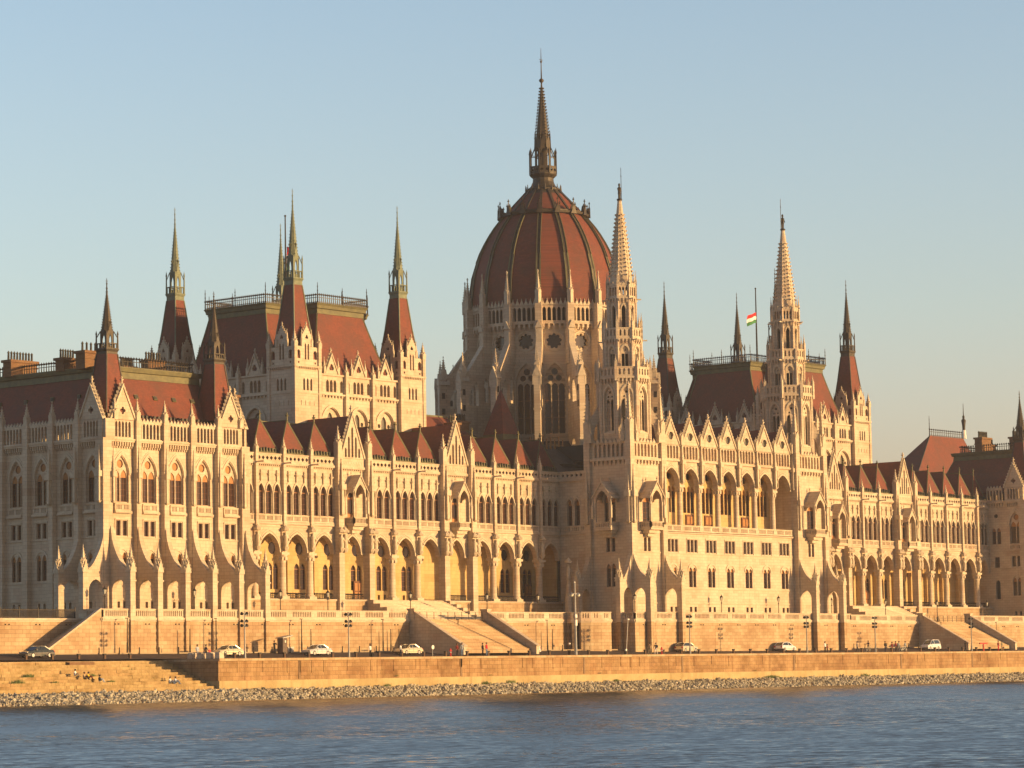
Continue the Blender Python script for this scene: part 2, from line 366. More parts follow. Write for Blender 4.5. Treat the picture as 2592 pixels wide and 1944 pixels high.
def balus(mb, x0, x1, y, z0, z1, groups=1, step=.27, th=.22, m='stone', gap=.35, end=.2):
    h = z1-z0
    mb.plate(rect(x0, x1, z0, z1-.14*h), slots(x0+end, x1-end, z0+.15*h, z1-.2*h, step*1.2, step*.66, groups, gap), y, y+th, m, back=True)
    mb.box(x0, x1, y-.07, y+th+.07, z1-.14*h, z1, m)
    mb.box(x0, x1, y-.06, y+th+.06, z0-.1*h, z0+.02, m)
def arcade(mb, x0, x1, y0, y1, z0, z1, zo0, zo1, n, hw, m='stone', back=True, shape=None):
    st = (x1-x0)/n
    mb.plate(rect(x0, x1, z0, z1), [arch(x0+st*(i+.5), hw, zo0, zo1-hw*1.3, zo1, 3) for i in range(n)], y0, y1, m, back=back)
def crest(mb, x0, x1, y0, y1, z, h, n, m='carved'):
    st = (x1-x0)/n
    for i in range(n):
        c = x0+st*(i+.5)
        mb.extr([(c-st*.5, z), (c+st*.5, z), (c, z+h*.75)], y0, y1, m, back=True)
        mb.frus(c, (y0+y1)/2, z+h*.7, z+h, st*.1, 0, 4, m=m)
def corbels(mb, x0, x1, y, z0, z1, n, d=.3, m='stone'):
    st = (x1-x0)/n
    for i in range(n):
        c = x0+st*(i+.5); mb.box(c-st*.2, c+st*.2, y-d, y+.05, z0+(z1-z0)*.35, z1, m); mb.box(c-st*.13, c+st*.13, y-d*.5, y+.05, z0, z0+(z1-z0)*.35, m)
def statue(mb, x, y, z0, h, m='carved'):
    s = h
    mb.frus(x, y, z0, z0+s*.16, s*.05, s*.12, 6, m=m)
    mb.lathe(x, y, [(z0+s*.16, s*.085), (z0+s*.3, s*.10), (z0+s*.45, s*.075), (z0+s*.55, s*.10), (z0+s*.60, s*.05), (z0+s*.63, s*.04), (z0+s*.68, s*.055), (z0+s*.71, s*.03)], 7, m)
    mb.bar((x+s*.09, y-.03, z0+s*.55), (x+s*.1, y-s*.09, z0+s*.4), s*.05, m)
    mb.frus(x, y, z0+s*.76, z0+s*.84, s*.13, s*.15, 6, m=m); mb.frus(x, y, z0+s*.84, z0+s, s*.12, 0, 6, m=m)

WIN = {}
def win_mesh(hw, z0, zs, za, top='wood', bars=3, mull=True, fw=.07):
    k = (round(hw, 3), round(zs-z0, 3), round(za-z0, 3), top, bars, mull)
    if k in WIN: return WIN[k]
    b = MB(); H = zs-z0; A = za-z0
    pts = arch(0, hw+.03, -.03, H, A+.03, 5) if A > H else rect(-hw-.03, hw+.03, -.03, H+.03)
    b.plate(pts, [], 0, .02, 'glass', sides=False)
    b.box(-hw, -hw+fw, -.06, 0, 0, H, 'wood'); b.box(hw-fw, hw, -.06, 0, 0, H, 'wood'); b.box(-hw+fw, hw-fw, -.06, 0, 0, fw, 'wood')
    if mull: b.box(-fw*.45, fw*.45, -.07, 0, fw, H, 'wood')
    for i in range(1, bars+1):
        z = H*i/(bars+1); b.box(-hw+fw, hw-fw, -.05, 0, z-fw*.3, z+fw*.3, 'wood')
    b.box(-hw, hw, -.08, 0, H-fw*.6, H+fw*.6, 'wood_light')
    if A > H:
        if top == 'wood': b.plate([p for p in arcpts(0, hw, H+fw*.6, A, 5)], [], -.05, 0, 'wood_light')
        else: ring(b, 0, hw-fw, hw, H, A-fw*1.2, A, -.06, 0, 'wood')
    WIN[k] = b.mesh('window'); return WIN[k]
def window(parent, x, y, hw, z0, zs, za, deg=0, **kw):
    return obj('window', win_mesh(hw, z0, zs, za, **kw), parent, (x, y, z0), R(deg))
def fxy(M, x, y):
    p = M @ Vector((x, y, 0)); return p.x, p.y

def tree_dup(o, parent=None):
    c = o.copy(); COL.objects.link(c)
    if parent is not None: c.parent = parent
    for ch in CH.get(o, []): tree_dup(ch, c)
    return c
CH = {}
def index_children():
    CH.clear()
    for o in bpy.data.objects:
        if o.parent: CH.setdefault(o.parent, []).append(o)

GZ = 15.9          # terrace level
# ================================================================ the palace
palace = empty('palace', (0, 0, GZ))
tag(palace, 'vast pale stone Gothic palace with a red ribbed dome and many spires', 'palace')
PZ = Matrix.Translation((0, 0, -GZ))
def part(name, mb, label=None):
    o = obj(name, mb, palace, (0, 0, -GZ))
    if label: o['label'] = label
    return o

# ---------------------------------------------------------------- pavilion (left end; mirrored for the right end)
BP, QX, PY = 4.889, -128.32, -7.2
BX = [QX+BP*k for k in range(6)]
def pav_bay(mb, x0, x1, y, gab, low=True):
    """front wall of one bay in local frame, facing -y"""
    cx = (x0+x1)/2
    holes = [arch(cx, 1.28, 30.75, 34.3, 36.75, 6), rect(cx-.95, cx-.18, 26.5, 28.45), rect(cx+.18, cx+.95, 26.5, 28.45)]
    if low: holes += [arch(cx-.52, .4, 21.05, 23.7, 24.4, 3), arch(cx+.52, .4, 21.05, 23.7, 24.4, 3)]
    holes += [rect(cx-.75, cx-.3, 17.3, 18.1), rect(cx+.3, cx+.75, 17.3, 18.1)]
    mb.plate(rect(x0, x1, GZ, 38.5), holes, y, y+.55)
    mb.plate(arch(cx, 1.28, 30.75, 34.3, 36.75, 6), [arch(cx-.62, .55, 30.86, 34.0, 34.95, 4), arch(cx+.62, .55, 30.86, 34.0, 34.95, 4), circ(cx, 35.74, .54)], y+.26, y+.42)
    ring(mb, cx, 1.34, 1.62, 34.3, 36.9, 37.3, y-.1, y+.02, 'carved'); ring(mb, cx, 1.68, 1.86, 34.4, 37.3, 37.6, y-.05, y+.02, 'carved')
    balus(mb, cx-1.35, cx+1.35, y-.28, 29.72, 30.64, 2, .175)
    mb.box(x0, x1, y-.12, y+.02, 29.3, 29.58); mb.box(cx-1.45, cx+1.45, y-.5, y+.02, 29.38, 29.64)
    ring(mb, cx, 0.5, .62, 34.0, 34.9, 35.05, y+.3, y+.42) if False else None
    for s in (-1, 1): mb.box(cx+s*1.1-.06, cx+s*1.1+.06, y-.1, y, 26.35, 28.6, 'carved')
    mb.box(cx-1.16, cx+1.16, y-.12, y, 28.55, 28.72, 'carved'); mb.box(x0, x1, y-.14, y+.02, 26.2, 26.36)
    mb.box(cx-.08, cx+.08, y-.06, y, 26.4, 28.5, 'carved')
    if low:
        ring(mb, cx, 1.02, 1.25, 23.7, 24.75, 25.05, y-.1, y, 'carved'); mb.box(x0, x1, y-.12, y+.02, 20.7, 20.9)
        mb.frus(cx, y-.02, 21.05, 23.7, .08, .08, 6, m='carved')
    mb.box(x0, x1, y-.14, y+.02, 18.3, 18.5); mb.box(x0, x1, y-.12, y+.02, 33.55, 33.66) if False else None
    corbels(mb, x0+.5, x1-.5, y-.02, 37.7, 38.5, 9, .34)
    mb.box(x0, x1, y-.5, y+.05, 38.5, 38.75); mb.box(x0, x1, y-.6, y+.05, 38.75, 38.92)
    if gab:
        gable(mb, cx, (x1-x0)/2-.35, 41.3, 45.6, y-.35, y+.05, [foil(cx, 42.55, .52, 4, 4)], fin=1.1)
        mb.plate(rect(cx-(x1-x0)/2+.35, cx+(x1-x0)/2-.35, 38.92, 41.35), [arch(cx+d, .2, 39.15, 40.8, 41.2, 3) for d in (-1.15, -.58, 0, .58, 1.15)], y-.35, y+.05, back=True)
        mb.box(cx-1.5, cx+1.5, y+.3, y+.4, 38.9, 43, 'roof_tile') if False else None
    else:
        arcade(mb, x0+.3, x1-.3, y-.4, y-.1, 38.92, 41.25, 39.05, 41.0, 7, .2)
        crest(mb, x0+.35, x1-.35, y-.42, y-.12, 41.25, .62, 7)
def pier(mb, x, y, z0, zt, w, d, spire=True):
    mb.box(x-w/2, x+w/2, y-d, y, z0, zt)
def niche_pin(mb, x, y, z0, zt, w):
    """canopied niche applied on a pier"""
    mb.frus(x, y, z0, z0+.25, w*.25, w*.55, 4, m='carved')
    mb.frus(x, y, z0+.25, z0+(zt-z0)*.45, w*.28, w*.28, 4, m='carved')
    for s in (-1, 1): mb.box(x+s*w*.45-.05, x+s*w*.45+.05, y-w*.5, y-w*.35, z0+.25, z0+(zt-z0)*.5, 'carved')
    mb.frus(x, y, z0+(zt-z0)*.45, z0+(zt-z0)*.55, w*.6, w*.6, 4, m='carved')
    pinnacle(mb, x, y, z0+(zt-z0)*.55, zt, w*.85, sh=.0, crock=4)

wall = MB()
for k in range(5): pav_bay(wall, BX[k], BX[k+1], PY, k in (0, 4))
L_ = []                                            # outer (left) face: local x = -Y
for j in range(9):
    x1 = 7.75-BP*j; L_.append((x1-BP, x1))
wall.M = fr(-129.0+7.2-7.2, 0, -90)                # local (x,y) -> world (y', -x)
MLEFT = Matrix(((0, 1, 0, -129.0-0), (-1, 0, 0, 0), (0, 0, 1, 0), (0, 0, 0, 1)))
wall.M = MLEFT @ Matrix.Translation((0, 7.2-7.2, 0))
for j, (a, b) in enumerate(L_): pav_bay(wall, a, b, 0, j in (0,), True)
MRIGHT = Matrix(((0, -1, 0, -103.6), (1, 0, 0, 0), (0, 0, 1, 0), (0, 0, 0, 1)))
wall.M = MRIGHT
for a, b, g_ in ((-7.75, -3.1, True), (-3.1, .6, False)):
    if g_: pav_bay(wall, a, b, 0, True, True)
    else:
        cx = (a+b)/2
        wall.plate(rect(a, b, GZ, 38.5), [arch(cx-.55, .42, 30.8, 33.2, 33.9, 3), arch(cx+.55, .42, 30.8, 33.2, 33.9, 3), circ(cx, 36.1, .42), rect(cx-.5, cx+.5, 26.4, 28.4), arch(cx, .5, 20.5, 23.4, 24.1, 3)], 0, .5)
        corbels(wall, a+.2, b-.2, -.02, 37.7, 38.5, 6, .3); wall.box(a, b, -.5, .05, 38.5, 38.92)
        arcade(wall, a+.2, b-.2, -.4, -.1, 38.92, 41.25, 39.05, 41, 5, .2); crest(wall, a+.2, b-.2, -.42, -.12, 41.25, .6, 5)
        wall.box(a, b, -.12, .02, 29.3, 29.6); wall.box(a, b, -.1, .02, 26.1, 26.3)
wall.plate(rect(.6, 30, GZ, 38.9), [], 0, .5)
wall.M = I4
# corner piers of the pavilion
for x, y in ((-128.9, -7.3), (-103.9, -7.3)):
    wall.box(x-.75, x+.75, y-.6, y+.9, GZ, 38.9)
wall.box(-129.2, -127.6, -7.9, -6.4, 38.9, 41.4)
for yj in range(1, 8): wall.box(-129.75, -129.0, -7.75+BP*yj-.45, -7.75+BP*yj+.45, GZ, 41.3)
for k in range(1, 5): wall.box(BX[k]-.42, BX[k]+.42, -7.95, -7.1, GZ, 41.3)
wall.box(-128.6, -104, -6.4, 30, 38.7, 39.0, 'gravel_roof')
pav = part('pavilion', wall, 'end pavilion of the palace, sunlit front and shaded side, under a red mansard roof')
# inner dark backing
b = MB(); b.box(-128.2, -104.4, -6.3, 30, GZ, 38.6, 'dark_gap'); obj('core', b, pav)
for k in range(5):
    cx = (BX[k]+BX[k+1])/2
    for d in (-.62, .62): window(pav, cx+d, PY+.44, .55, 30.86, 34.0, 34.95)
    b = MB(); b.plate(circ(0, 0, .56, 16), [], 0, .05, 'wood_light'); b.plate(circ(0, 0, .56, 16), [circ(0, 0, .5, 16)], -.05, 0, 'wood')
    if k == 0: rose_me = b.mesh('window')
    obj('window', rose_me, pav, (cx, PY+.44, 35.72))
    for d in (-.565, .565): window(pav, cx+d, PY+.3, .385, 26.5, 28.45, 28.45, bars=1, mull=False)
    for d in (-.52, .52): window(pav, cx+d, PY+.3, .4, 21.05, 23.7, 24.4, mull=False)
    for d in (-.52, .52): window(pav, cx+d, PY+.45, .225, 17.3, 18.1, 18.1, bars=0, mull=False)
def side_windows(M, cx, deg):
    def w_(dx, dy, hw, z0, zs, za, **kw):
        X, Y = fxy(M, cx+dx, dy); window(pav, X, Y, hw, z0, zs, za, deg, **kw)
    for d in (-.62, .62): w_(d, .44, .55, 30.86, 34.0, 34.95)
    X, Y = fxy(M, cx, .44); obj('window', rose_me, pav, (X, Y, 35.72), R(deg))
    for d in (-.565, .565): w_(d, .3, .385, 26.5, 28.45, 28.45, bars=1, mull=False)
    for d in (-.52, .52): w_(d, .3, .4, 21.05, 23.7, 24.4, mull=False)
for j in range(6): side_windows(MLEFT, (L_[j][0]+L_[j][1])/2, -90)
side_windows(MRIGHT, (-7.75-3.1)/2, 90)
for dx in (-.55, .55):
    X, Y = fxy(MRIGHT, (-3.1+.6)/2+dx, .4); window(pav, X, Y, .42, 30.8, 33.2, 33.9, 90)
X, Y = fxy(MRIGHT, (-3.1+.6)/2, .4); window(pav, X, Y, .5, 26.4, 28.4, 28.4, 90, bars=1)
# pinnacles above the parapet
b = MB(); pinnacle(b, 0, 0, 0, 2.95, .66, sh=.3, crock=5); pin_me = b.mesh('pinnacle')
b = MB(); niche_pin(b, 0, 0, 0, 7.4, .75); niche_me = b.mesh('niche')
for k in range(1, 5): obj('pinnacle', pin_me, pav, (BX[k], -7.6, 41.3))
for x, y in ((-127.35, -7.6), (-104.6, -7.6), (-128.8, -6.35), (-103.7, -6.2)): obj('pinnacle', pin_me, pav, (x, y, 41.3))
for j in range(1, 8): obj('pinnacle', pin_me, pav, (-129.35, -7.75+BP*j, 41.3))
for x in BX[1:5]+[-127.9, -104.2]: obj('niche', niche_me, pav, (x-.05, -8.0, 30.6), 0, (.75, .75, 1))
for j in range(1, 3): obj('niche', niche_me, pav, (-129.9, -7.75+BP*j, 30.6))
obj('niche', niche_me, pav, (-129.8, -7.3, 30.6))
# buttresses: thin wall with a pointed passage, concave top, canopied foot
def buttress_mesh(L):
    """local: wall side at y=0, foot at y=-L; thickness along x"""
    b = MB(); b.M = Matrix(((0, 1, 0, 0), (-1, 0, 0, 0), (0, 0, 1, 0), (0, 0, 0, 1)))   # local plate x-> world -y
    t = .36
    outer = [(0, GZ), (.45, GZ), (.45, 19.4)]
    ac = L*.5; hw = L*.5-.62
    arc = arcpts(ac, hw, 19.4, 20.85, 5)
    prof = [(L-.35, GZ), (L-.35, 22.0), (L*.74, 22.4), (L*.58, 23.0), (L*.37, 24.2), (L*.25, 25.1), (L*.17, 26.0), (L*.12, 27.2), (0, 27.2)]
    pts = [(0, GZ), (ac-hw, GZ), (ac-hw, 19.4)]+[p for p in reversed(arc)][1:]+[(ac+hw, GZ)]+prof
    b.plate(pts, [], -t, t, back=True)
    b.M = I4
    b.extr([(-.4, 27.2), (.4, 27.2), (0, 28.4)], -L*.27, 0, back=True) if False else None
    b.add([(-t, 0, 27.2), (t, 0, 27.2), (t, -L*.12, 27.2), (-t, -L*.12, 27.2), (0, 0, 28.3)], [(0, 3, 4), (3, 2, 4), (2, 1, 4)])
    b.box(-.43, .43, -L-.40, -L+.45, GZ-.35, 21.9); b.box(-.34, .34, -L-.36, -L+.45, GZ-5.0, GZ-.35, 'ashlar')
    for i in range(5): b.box(-.38, .38, -L-.40, -L+.45, GZ-4.9+i*.92, GZ-4.45+i*.92, 'ashlar')
    b.box(-.52, .52, -L-.5, -L+.5, 20.5, 20.68, 'carved'); b.box(-.48, .48, -L-.48, -L+.5, GZ-.35, GZ-.1, 'carved')
    for s in (0, 180):
        b.M = fr(0, -L, s)
        b.extr([(-.55, 21.7), (.55, 21.7), (0, 23.3)], -.5, .0, 'carved', back=True)
        crockets(b, -.6, 21.8, 0, 23.3, -.45, 3, .22); crockets(b, .6, 21.8, 0, 23.3, -.45, 3, .22)
    for s in (90, 270):
        b.M = fr(0, -L, s); b.extr([(-.5, 21.7), (.5, 21.7), (0, 23.2)], -.5, 0, 'carved', back=True)
    b.M = I4
    pinnacle(b, 0, -L, 22.3, 25.25, .62, sh=.25, crock=5)
    return b.mesh('buttress')
bt = buttress_mesh(3.65)
for k in range(6): obj('buttress', bt, pav, (BX[k] if k else -128.2, -7.7, 0))
obj('buttress', bt, pav, (-129.1, -7.5, 0), R(-90)); obj('buttress', bt, pav, (-129.1, -2.9, 0), R(-90))
# roof
def mansard(mb, x0, x1, y0, y1, z0, zt, inset, m='roof_tile', band=1.5, bandmat='copper', curve=True):
    prof = [(z0, 0), (z0+(zt-z0)*.16, inset*.26), (z0+(zt-z0)*.5, inset*.62), (zt-band, inset*.9)]
    def rg(z, i): return [(x0+i, y0+i, z), (x1-i, y0+i, z), (x1-i, y1-i, z), (x0+i, y1-i, z)]
    for (za, ia), (zb, ib) in zip(prof, prof[1:]):
        mb.add(rg(za, ia)+rg(zb, ib), [(i, (i+1) % 4, 4+(i+1) % 4, 4+i) for i in range(4)], m)
    i1 = inset*.9
    for (za, ia), (zb, ib) in (((zt-band, i1-.12), (zt-band*.45, i1-.05)), ((zt-band*.45, i1-.05), (zt-band*.4, i1-.3)), ((zt-band*.4, i1-.3), (zt-.1, i1-.45)), ((zt-.1, i1-.45), (zt, i1-.45))):
        mb.add(rg(za, ia)+rg(zb, ib), [(i, (i+1) % 4, 4+(i+1) % 4, 4+i) for i in range(4)], bandmat)
    mb.add(rg(zt, i1-.45), [(0, 1, 2, 3)], 'gravel_roof')
    for cxy in range(4):                                  # hip ribs
        for (za, ia), (zb, ib) in zip(prof, prof[1:]):
            mb.bar(rg(za, ia-.02)[cxy], rg(zb, ib-.02)[cxy], .22, bandmat)
def railing(mb, pts, z, h, step=.5, m='iron', finials=True):
    for (xa, ya), (xb, yb) in zip(pts, pts[1:]):
        L = math.hypot(xb-xa, yb-ya); n = max(1, int(L/step))
        mb.bar((xa, ya, z+.12), (xb, yb, z+.12), .09, m); mb.bar((xa, ya, z+h*.55), (xb, yb, z+h*.55), .08, m)
        for i in range(n):
            x = xa+(xb-xa)*i/n; y = ya+(yb-ya)*i/n
            mb.frus(x, y, z, z+h, .05, .02, 3, m=m); mb.frus(x, y, z+h*.72, z+h*.82, .02, .13, 3, m=m); mb.frus(x, y, z+h*.82, z+h*.95, .13, .02, 3, m=m)
def rod(mb, x, y, z, h, m='iron'):
    mb.frus(x, y, z, z+h, .09, .03, 5, m=m)
    for t in (.35, .6, .8): mb.lathe(x, y, [(z+h*t-.12, .04), (z+h*t, .17-.08*t), (z+h*t+.12, .04)], 6, m)
b = MB(); mansard(b, -128.4, -104.1, -6.5, 34, 40.6, 48.8, 4.0)
for i in range(30): b.box(-126.5+i*.72, -126.2+i*.72, -5.72, -5.45, 42.0, 42.35, 'copper_dark')
obj('roof', b, pav)
b = MB(); railing(b, [(-123.6, 30), (-123.6, -2.6), (-108.6, -2.6), (-108.6, 30)], 48.8, 1.5, .48); obj('railing', b, pav)
b = MB(); b.box(-.32, .32, -.1, .1, -.3, .3, 'copper'); b.box(-.25, .25, -.13, -.08, -.22, .22, 'copper_dark'); sk = b.mesh('skylight')
for i in range(4): o = obj('skylight', sk, pav, (-120.2+i*3.4, -4.02, 44.9)); o.rotation_euler = (R(-27), 0, 0)
for i in range(4): o = obj('skylight', sk, pav, (-125.92, 0.6+i*5.2, 44.9), R(-90)); 
def chimney(parent, x, y, z0, z1, w, d, pots):
    b = MB(); b.box(-w/2, w/2, -d/2, d/2, 0, z1-z0-.35, 'brick'); b.box(-w/2-.2, w/2+.2, -d/2-.2, d/2+.2, z1-z0-.35, z1-z0, 'brick')
    b.box(-w/2-.1, w/2+.1, -d/2-.1, d/2+.1, (z1-z0)*.55, (z1-z0)*.6, 'brick')
    for i in range(pots):
        px = -w/2+w*(i+.5)/pots
        b.lathe(px, 0, [(z1-z0, .16), (z1-z0+.9, .13), (z1-z0+.95, .2), (z1-z0+1.25, .02)], 7, 'copper_dark')
    return obj('chimney', b, parent, (x, y, z0))
for a in ((-123.4, 15, 48.6, 50.9, 4.6, 1.6, 9), (-124.1, 5, 48.6, 50.4, 2.6, 1.6, 6), (-124.6, 0.2, 48.5, 50.9, 3.0, 1.8, 4), (-107.6, 6, 48.8, 51.3, 3.0, 1.5, 6), (-112.4, 6, 48.8, 50.2, 2.2, 1.2, 7)): chimney(pav, *a)

# square turret with steep hipped roof, lantern and crocketed spire
def spire_turret(z0, h0, zr, hr, zt, mroof, mspire, band=True, scale=1.):
    """z0/h0 base of roof and half width; zr/hr cornice; zt tip"""
    b = MB(); H = zt-zr
    zb = zr-(zr-z0)*.07
    prof = [(z0, h0), (z0+(zb-z0)*.25, h0+(hr-h0)*.30), (z0+(zb-z0)*.6, h0+(hr-h0)*.66), (zb, hr)]
    for (za, ha), (zc, hc) in zip(prof, prof[1:]):
        b.frus(0, 0, za, zc, ha, hc, 4, m=mroof, cap=False)
        for sx, sy in ((1, 1), (1, -1), (-1, 1), (-1, -1)): b.bar((sx*ha, sy*ha, za), (sx*hc, sy*hc, zc), .16, mspire)
    b.frus(0, 0, zb, zr-.3, hr*1.02, hr*1.02, 4, m=mspire); b.frus(0, 0, zr-.3, zr, hr*1.03, hr*1.17, 4, m=mspire); b.frus(0, 0, zr, zr+.12, hr*1.17, hr*1.17, 4, m=mspire)
    hb = .09*H                                  # balustrade
    q = hr*1.03
    for k in range(4):
        b.M = fr(0, 0, 90*k)
        b.plate(rect(-q, q, zr+.1, zr+hb), [rect(-q+.15+i*(2*q-.3)/4+.05, -q+.15+(i+1)*(2*q-.3)/4-.05, zr+.2, zr+hb-.12) for i in range(4)], -q, -q+.1, mspire, back=True)
        # open lantern arch on each face
        zl = zr+.26*H; lw = hr*.66
        b.plate(rect(-lw, lw, zr+.1, zl), [arch(0, lw*.42, zr+hb*.6, zl-.13*H, zl-.045*H, 3)], -lw, -lw+.12, mspire, back=True)
        b.extr([(-lw*.85, zl-.03*H), (lw*.85, zl-.03*H), (0, zl+.10*H)], -lw-.06, -lw*.3, mspire, back=True)
        finial(b, 0, -lw-.05, zl+.09*H, .05*H, mspire)
    b.M = I4
    for sx, sy in ((1, 1), (1, -1), (-1, 1), (-1, -1)):
        b.frus(sx*q, sy*q, zr+.05, zr+.21*H, .09, .06, 4, m=mspire); b.frus(sx*q, sy*q, zr+.21*H, zr+.27*H, .1, 0, 4, m=mspire)
        b.bar((sx*q, sy*q, zr+.16*H), (sx*hr*.62, sy*hr*.62, zr+.26*H), .12, mspire)
    zs = zr+.25*H; ze = zr+.80*H; r0 = hr*.76
    b.frus(0, 0, zs, ze, r0, .09, 8, m=mspire)
    n = 15
    for j in range(n):
        t = (j+.6)/n; z = zs+(ze-zs)*t; r = r0*(1-t)+.09*t
        for k in range(0, 8, 1):
            a = PI/8+PI/4*k; s_z = .095*(1-t*.5)
            b.frus(math.cos(a)*(r*1.08+.06), math.sin(a)*(r*1.08+.06), z, z+s_z, s_z*.3, s_z*.55, 4, m=mspire)
    b.frus(0, 0, ze, zt, .09, .03, 6, m=mspire)
    for t in (.05, .3, .62): b.lathe(0, 0, [(ze+(zt-ze)*t-.14, .05), (ze+(zt-ze)*t, .2-.1*t), (ze+(zt-ze)*t+.14, .05)], 6, mspire)
    b.bar((-.22, 0, zt-.35), (.22, 0, zt-.35), .05, mspire)
    return b.mesh('turret')
tm = spire_turret(42.2, 2.0, 50.53, .94, 59.83, 'roof_tile', 'bronze')
obj('turret', tm, pav, (-126.4, -5.2, 0)); obj('turret', tm, pav, (-107.0, -5.2, 0))

# ---------------------------------------------------------------- arcaded wing
A_, B_, G_ = 93.671, 5.514, 6.363
xs = [-A_-2*B_+.9, -A_-B_, -A_, -A_+B_, -A_+2*B_, -A_+3*B_]
kinds = ['b']*5
xs.append(xs[-1]+G_); kinds.append('g')
for i in range(3): xs.append(xs[-1]+B_); kinds.append('b')
xs.append(xs[-1]+G_); kinds.append('g')
for i in range(3): xs.append(xs[-1]+B_); kinds.append('b')
xs.append(-26.0); kinds.append('b')
YW = .5
def wing_bay(mb, x0, x1, kind):
    cx = (x0+x1)/2; g_ = kind == 'g'
    hw = 1.72 if g_ else min(1.98, (x1-x0)/2-.72)
    al = arcpts(cx, hw, 25.4, 28.0, 7)
    outer = [(x0, 25.4), (cx-hw, 25.4)]+list(reversed(al))[1:-1]+[(cx+hw, 25.4), (x1, 25.4), (x1, 37.6), (x0, 37.6)]
    lc = [cx] if g_ else [cx-1.6, cx, cx+1.6]
    if x1-x0 < 5: lc = [cx-1.2, cx, cx+1.2]
    holes = [arch(c, .57, 30.72, 33.85, 34.9, 4) for c in lc] if not g_ else [arch(cx, .9, 30.6, 33.6, 35.2, 5)]
    mb.plate(outer, holes, YW, YW+.7, back=True)
    ring(mb, cx, hw+.04, hw+.24, 25.4, 28.05, 28.35, YW-.14, YW+.02, 'carved'); ring(mb, cx, hw+.36, hw+.5, 25.4, 28.45, 28.62, YW-.08, YW+.02, 'carved')
    if not g_:
        for c in lc:
            ring(mb, c, .59, .74, 33.85, 34.95, 35.3, YW-.13, YW+.02, 'carved')
            mb.frus(c, YW-.1, 35.2, 36.2, .05, .05, 4, m='carved'); finial(mb, c, YW-.12, 35.35, 1.5)
        for c in [lc[0]-.8]+[l+.8 for l in lc]:
            mb.frus(c, YW-.08, 30.7, 33.5, .1, .1, 6, m='carved'); mb.frus(c, YW-.08, 33.5, 33.95, .1, .2, 6, m='carved')
        balus(mb, x0+.35, x1-.35, YW-.22, 29.75, 30.66, 3, .19, gap=.3)
    mb.box(x0, x1, YW-.3, YW, 29.3, 29.62)
    mb.box(x0, x1, YW-.1, YW, 28.9, 29.02)
    n = 14
    for i in range(n):
        c = x0+(x1-x0)*(i+.5)/n; mb.box(c-.09, c+.09, YW-.2, YW, 37.38, 37.6)
    mb.box(x0, x1, YW-.38, YW+.3, 37.6, 37.95)
    if g_:
        mb.box(x0+.5, x1-.5, YW-.2, YW+.1, 37.95, 39.1)
        for i in range(9):
            c = x0+.8+(x1-x0-1.6)*(i+.5)/9; mb.plate(foil(c, 38.5, .24, 4, 3), [], YW-.24, YW-.2, 'carved')
        gable(mb, cx, (x1-x0)/2-.75, 39.1, 45.4, YW-.3, YW+.1,
              [arch(cx+d, .2, 39.3, z, z+.4, 3) for d, z in ((-1.42, 40.3), (-.74, 41.9), (0, 43.3), (.74, 41.9), (1.42, 40.3))], fin=1.2, nck=13)
        mb.box(cx-2, cx+2, YW+.25, YW+.3, 39, 42.3, 'dark_gap')
        for s in (x0, x1):
            mb.box(s-.55, s+.55, YW-1.0, YW+.3, GZ, 31.0); mb.box(s-.48, s+.48, YW-.85, YW+.3, 31.0, 39.3)
    else:
        qn = 6 if x1-x0 > 5 else 4
        mb.plate(rect(x0, x1, 37.95, 39.12), [foil(x0+.35+(x1-x0-.7)*(i+.5)/qn, 38.5, .3, 4, 3) for i in range(qn)], YW-.2, YW+.1, back=True)
        mb.box(x0, x1, YW-.3, YW+.2, 38.98, 39.15)
    # podium, floor, ceiling, loggia back wall
    mb.box(x0, x1, YW-.45, YW+.3, GZ, 18.75, 'ashlar'); mb.box(x0, x1, YW-.6, YW+.4, 18.75, 18.98)
    mb.box(x0, x1, YW+.3, 5.4, 18.5, 18.95); mb.box(x0, x1, YW+.7, 5.4, 28.6, 28.9, 'loggia')
    # transverse arch
    M0 = mb.M; mb.M = M0 @ Matrix(((0, 1, 0, x0), (1, 0, 0, 0), (0, 0, 1, 0), (0, 0, 0, 1)))
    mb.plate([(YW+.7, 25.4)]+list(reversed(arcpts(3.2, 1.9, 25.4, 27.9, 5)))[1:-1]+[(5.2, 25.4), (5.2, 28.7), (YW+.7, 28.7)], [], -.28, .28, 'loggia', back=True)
    mb.M = M0
wall = MB()
for i, kd in enumerate(kinds): wing_bay(wall, xs[i], xs[i+1], kd)
for i, x in enumerate(xs[:-1]):
    if i and kinds[i] == 'b' and kinds[i-1] == 'b':
        wall.box(x-.27, x+.27, YW-.55, YW, 28.9, 39.3); wall.box(x-.06, x+.06, YW-1.75, YW-.5, 37.75, 37.95, 'carved'); wall.frus(x, YW-1.75, 37.7, 38.0, .12, .06, 4, m='carved')
        wall.box(x-.4, x+.4, YW-.3, YW+.72, 25.4, 29)
back = [(cx_-.01) for cx_ in xs]
bh = []
for i, kd in enumerate(kinds):
    cx = (xs[i]+xs[i+1])/2
    if i in (3, 4, 5, 6, 7, 8, 12, 13): bh += [arch(cx-.62, .52, 20.5, 23.4, 24.2, 3), arch(cx+.62, .52, 20.5, 23.4, 24.2, 3), circ(cx, 26.3, .9, 14), rect(cx-.9, cx-.4, 19.1, 19.9), rect(cx+.4, cx+.9, 19.1, 19.9)]
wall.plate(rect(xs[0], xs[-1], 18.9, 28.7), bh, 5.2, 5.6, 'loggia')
wall.box(xs[0], xs[-1], 5.7, 5.9, 18.9, 28.7, 'dark_gap')
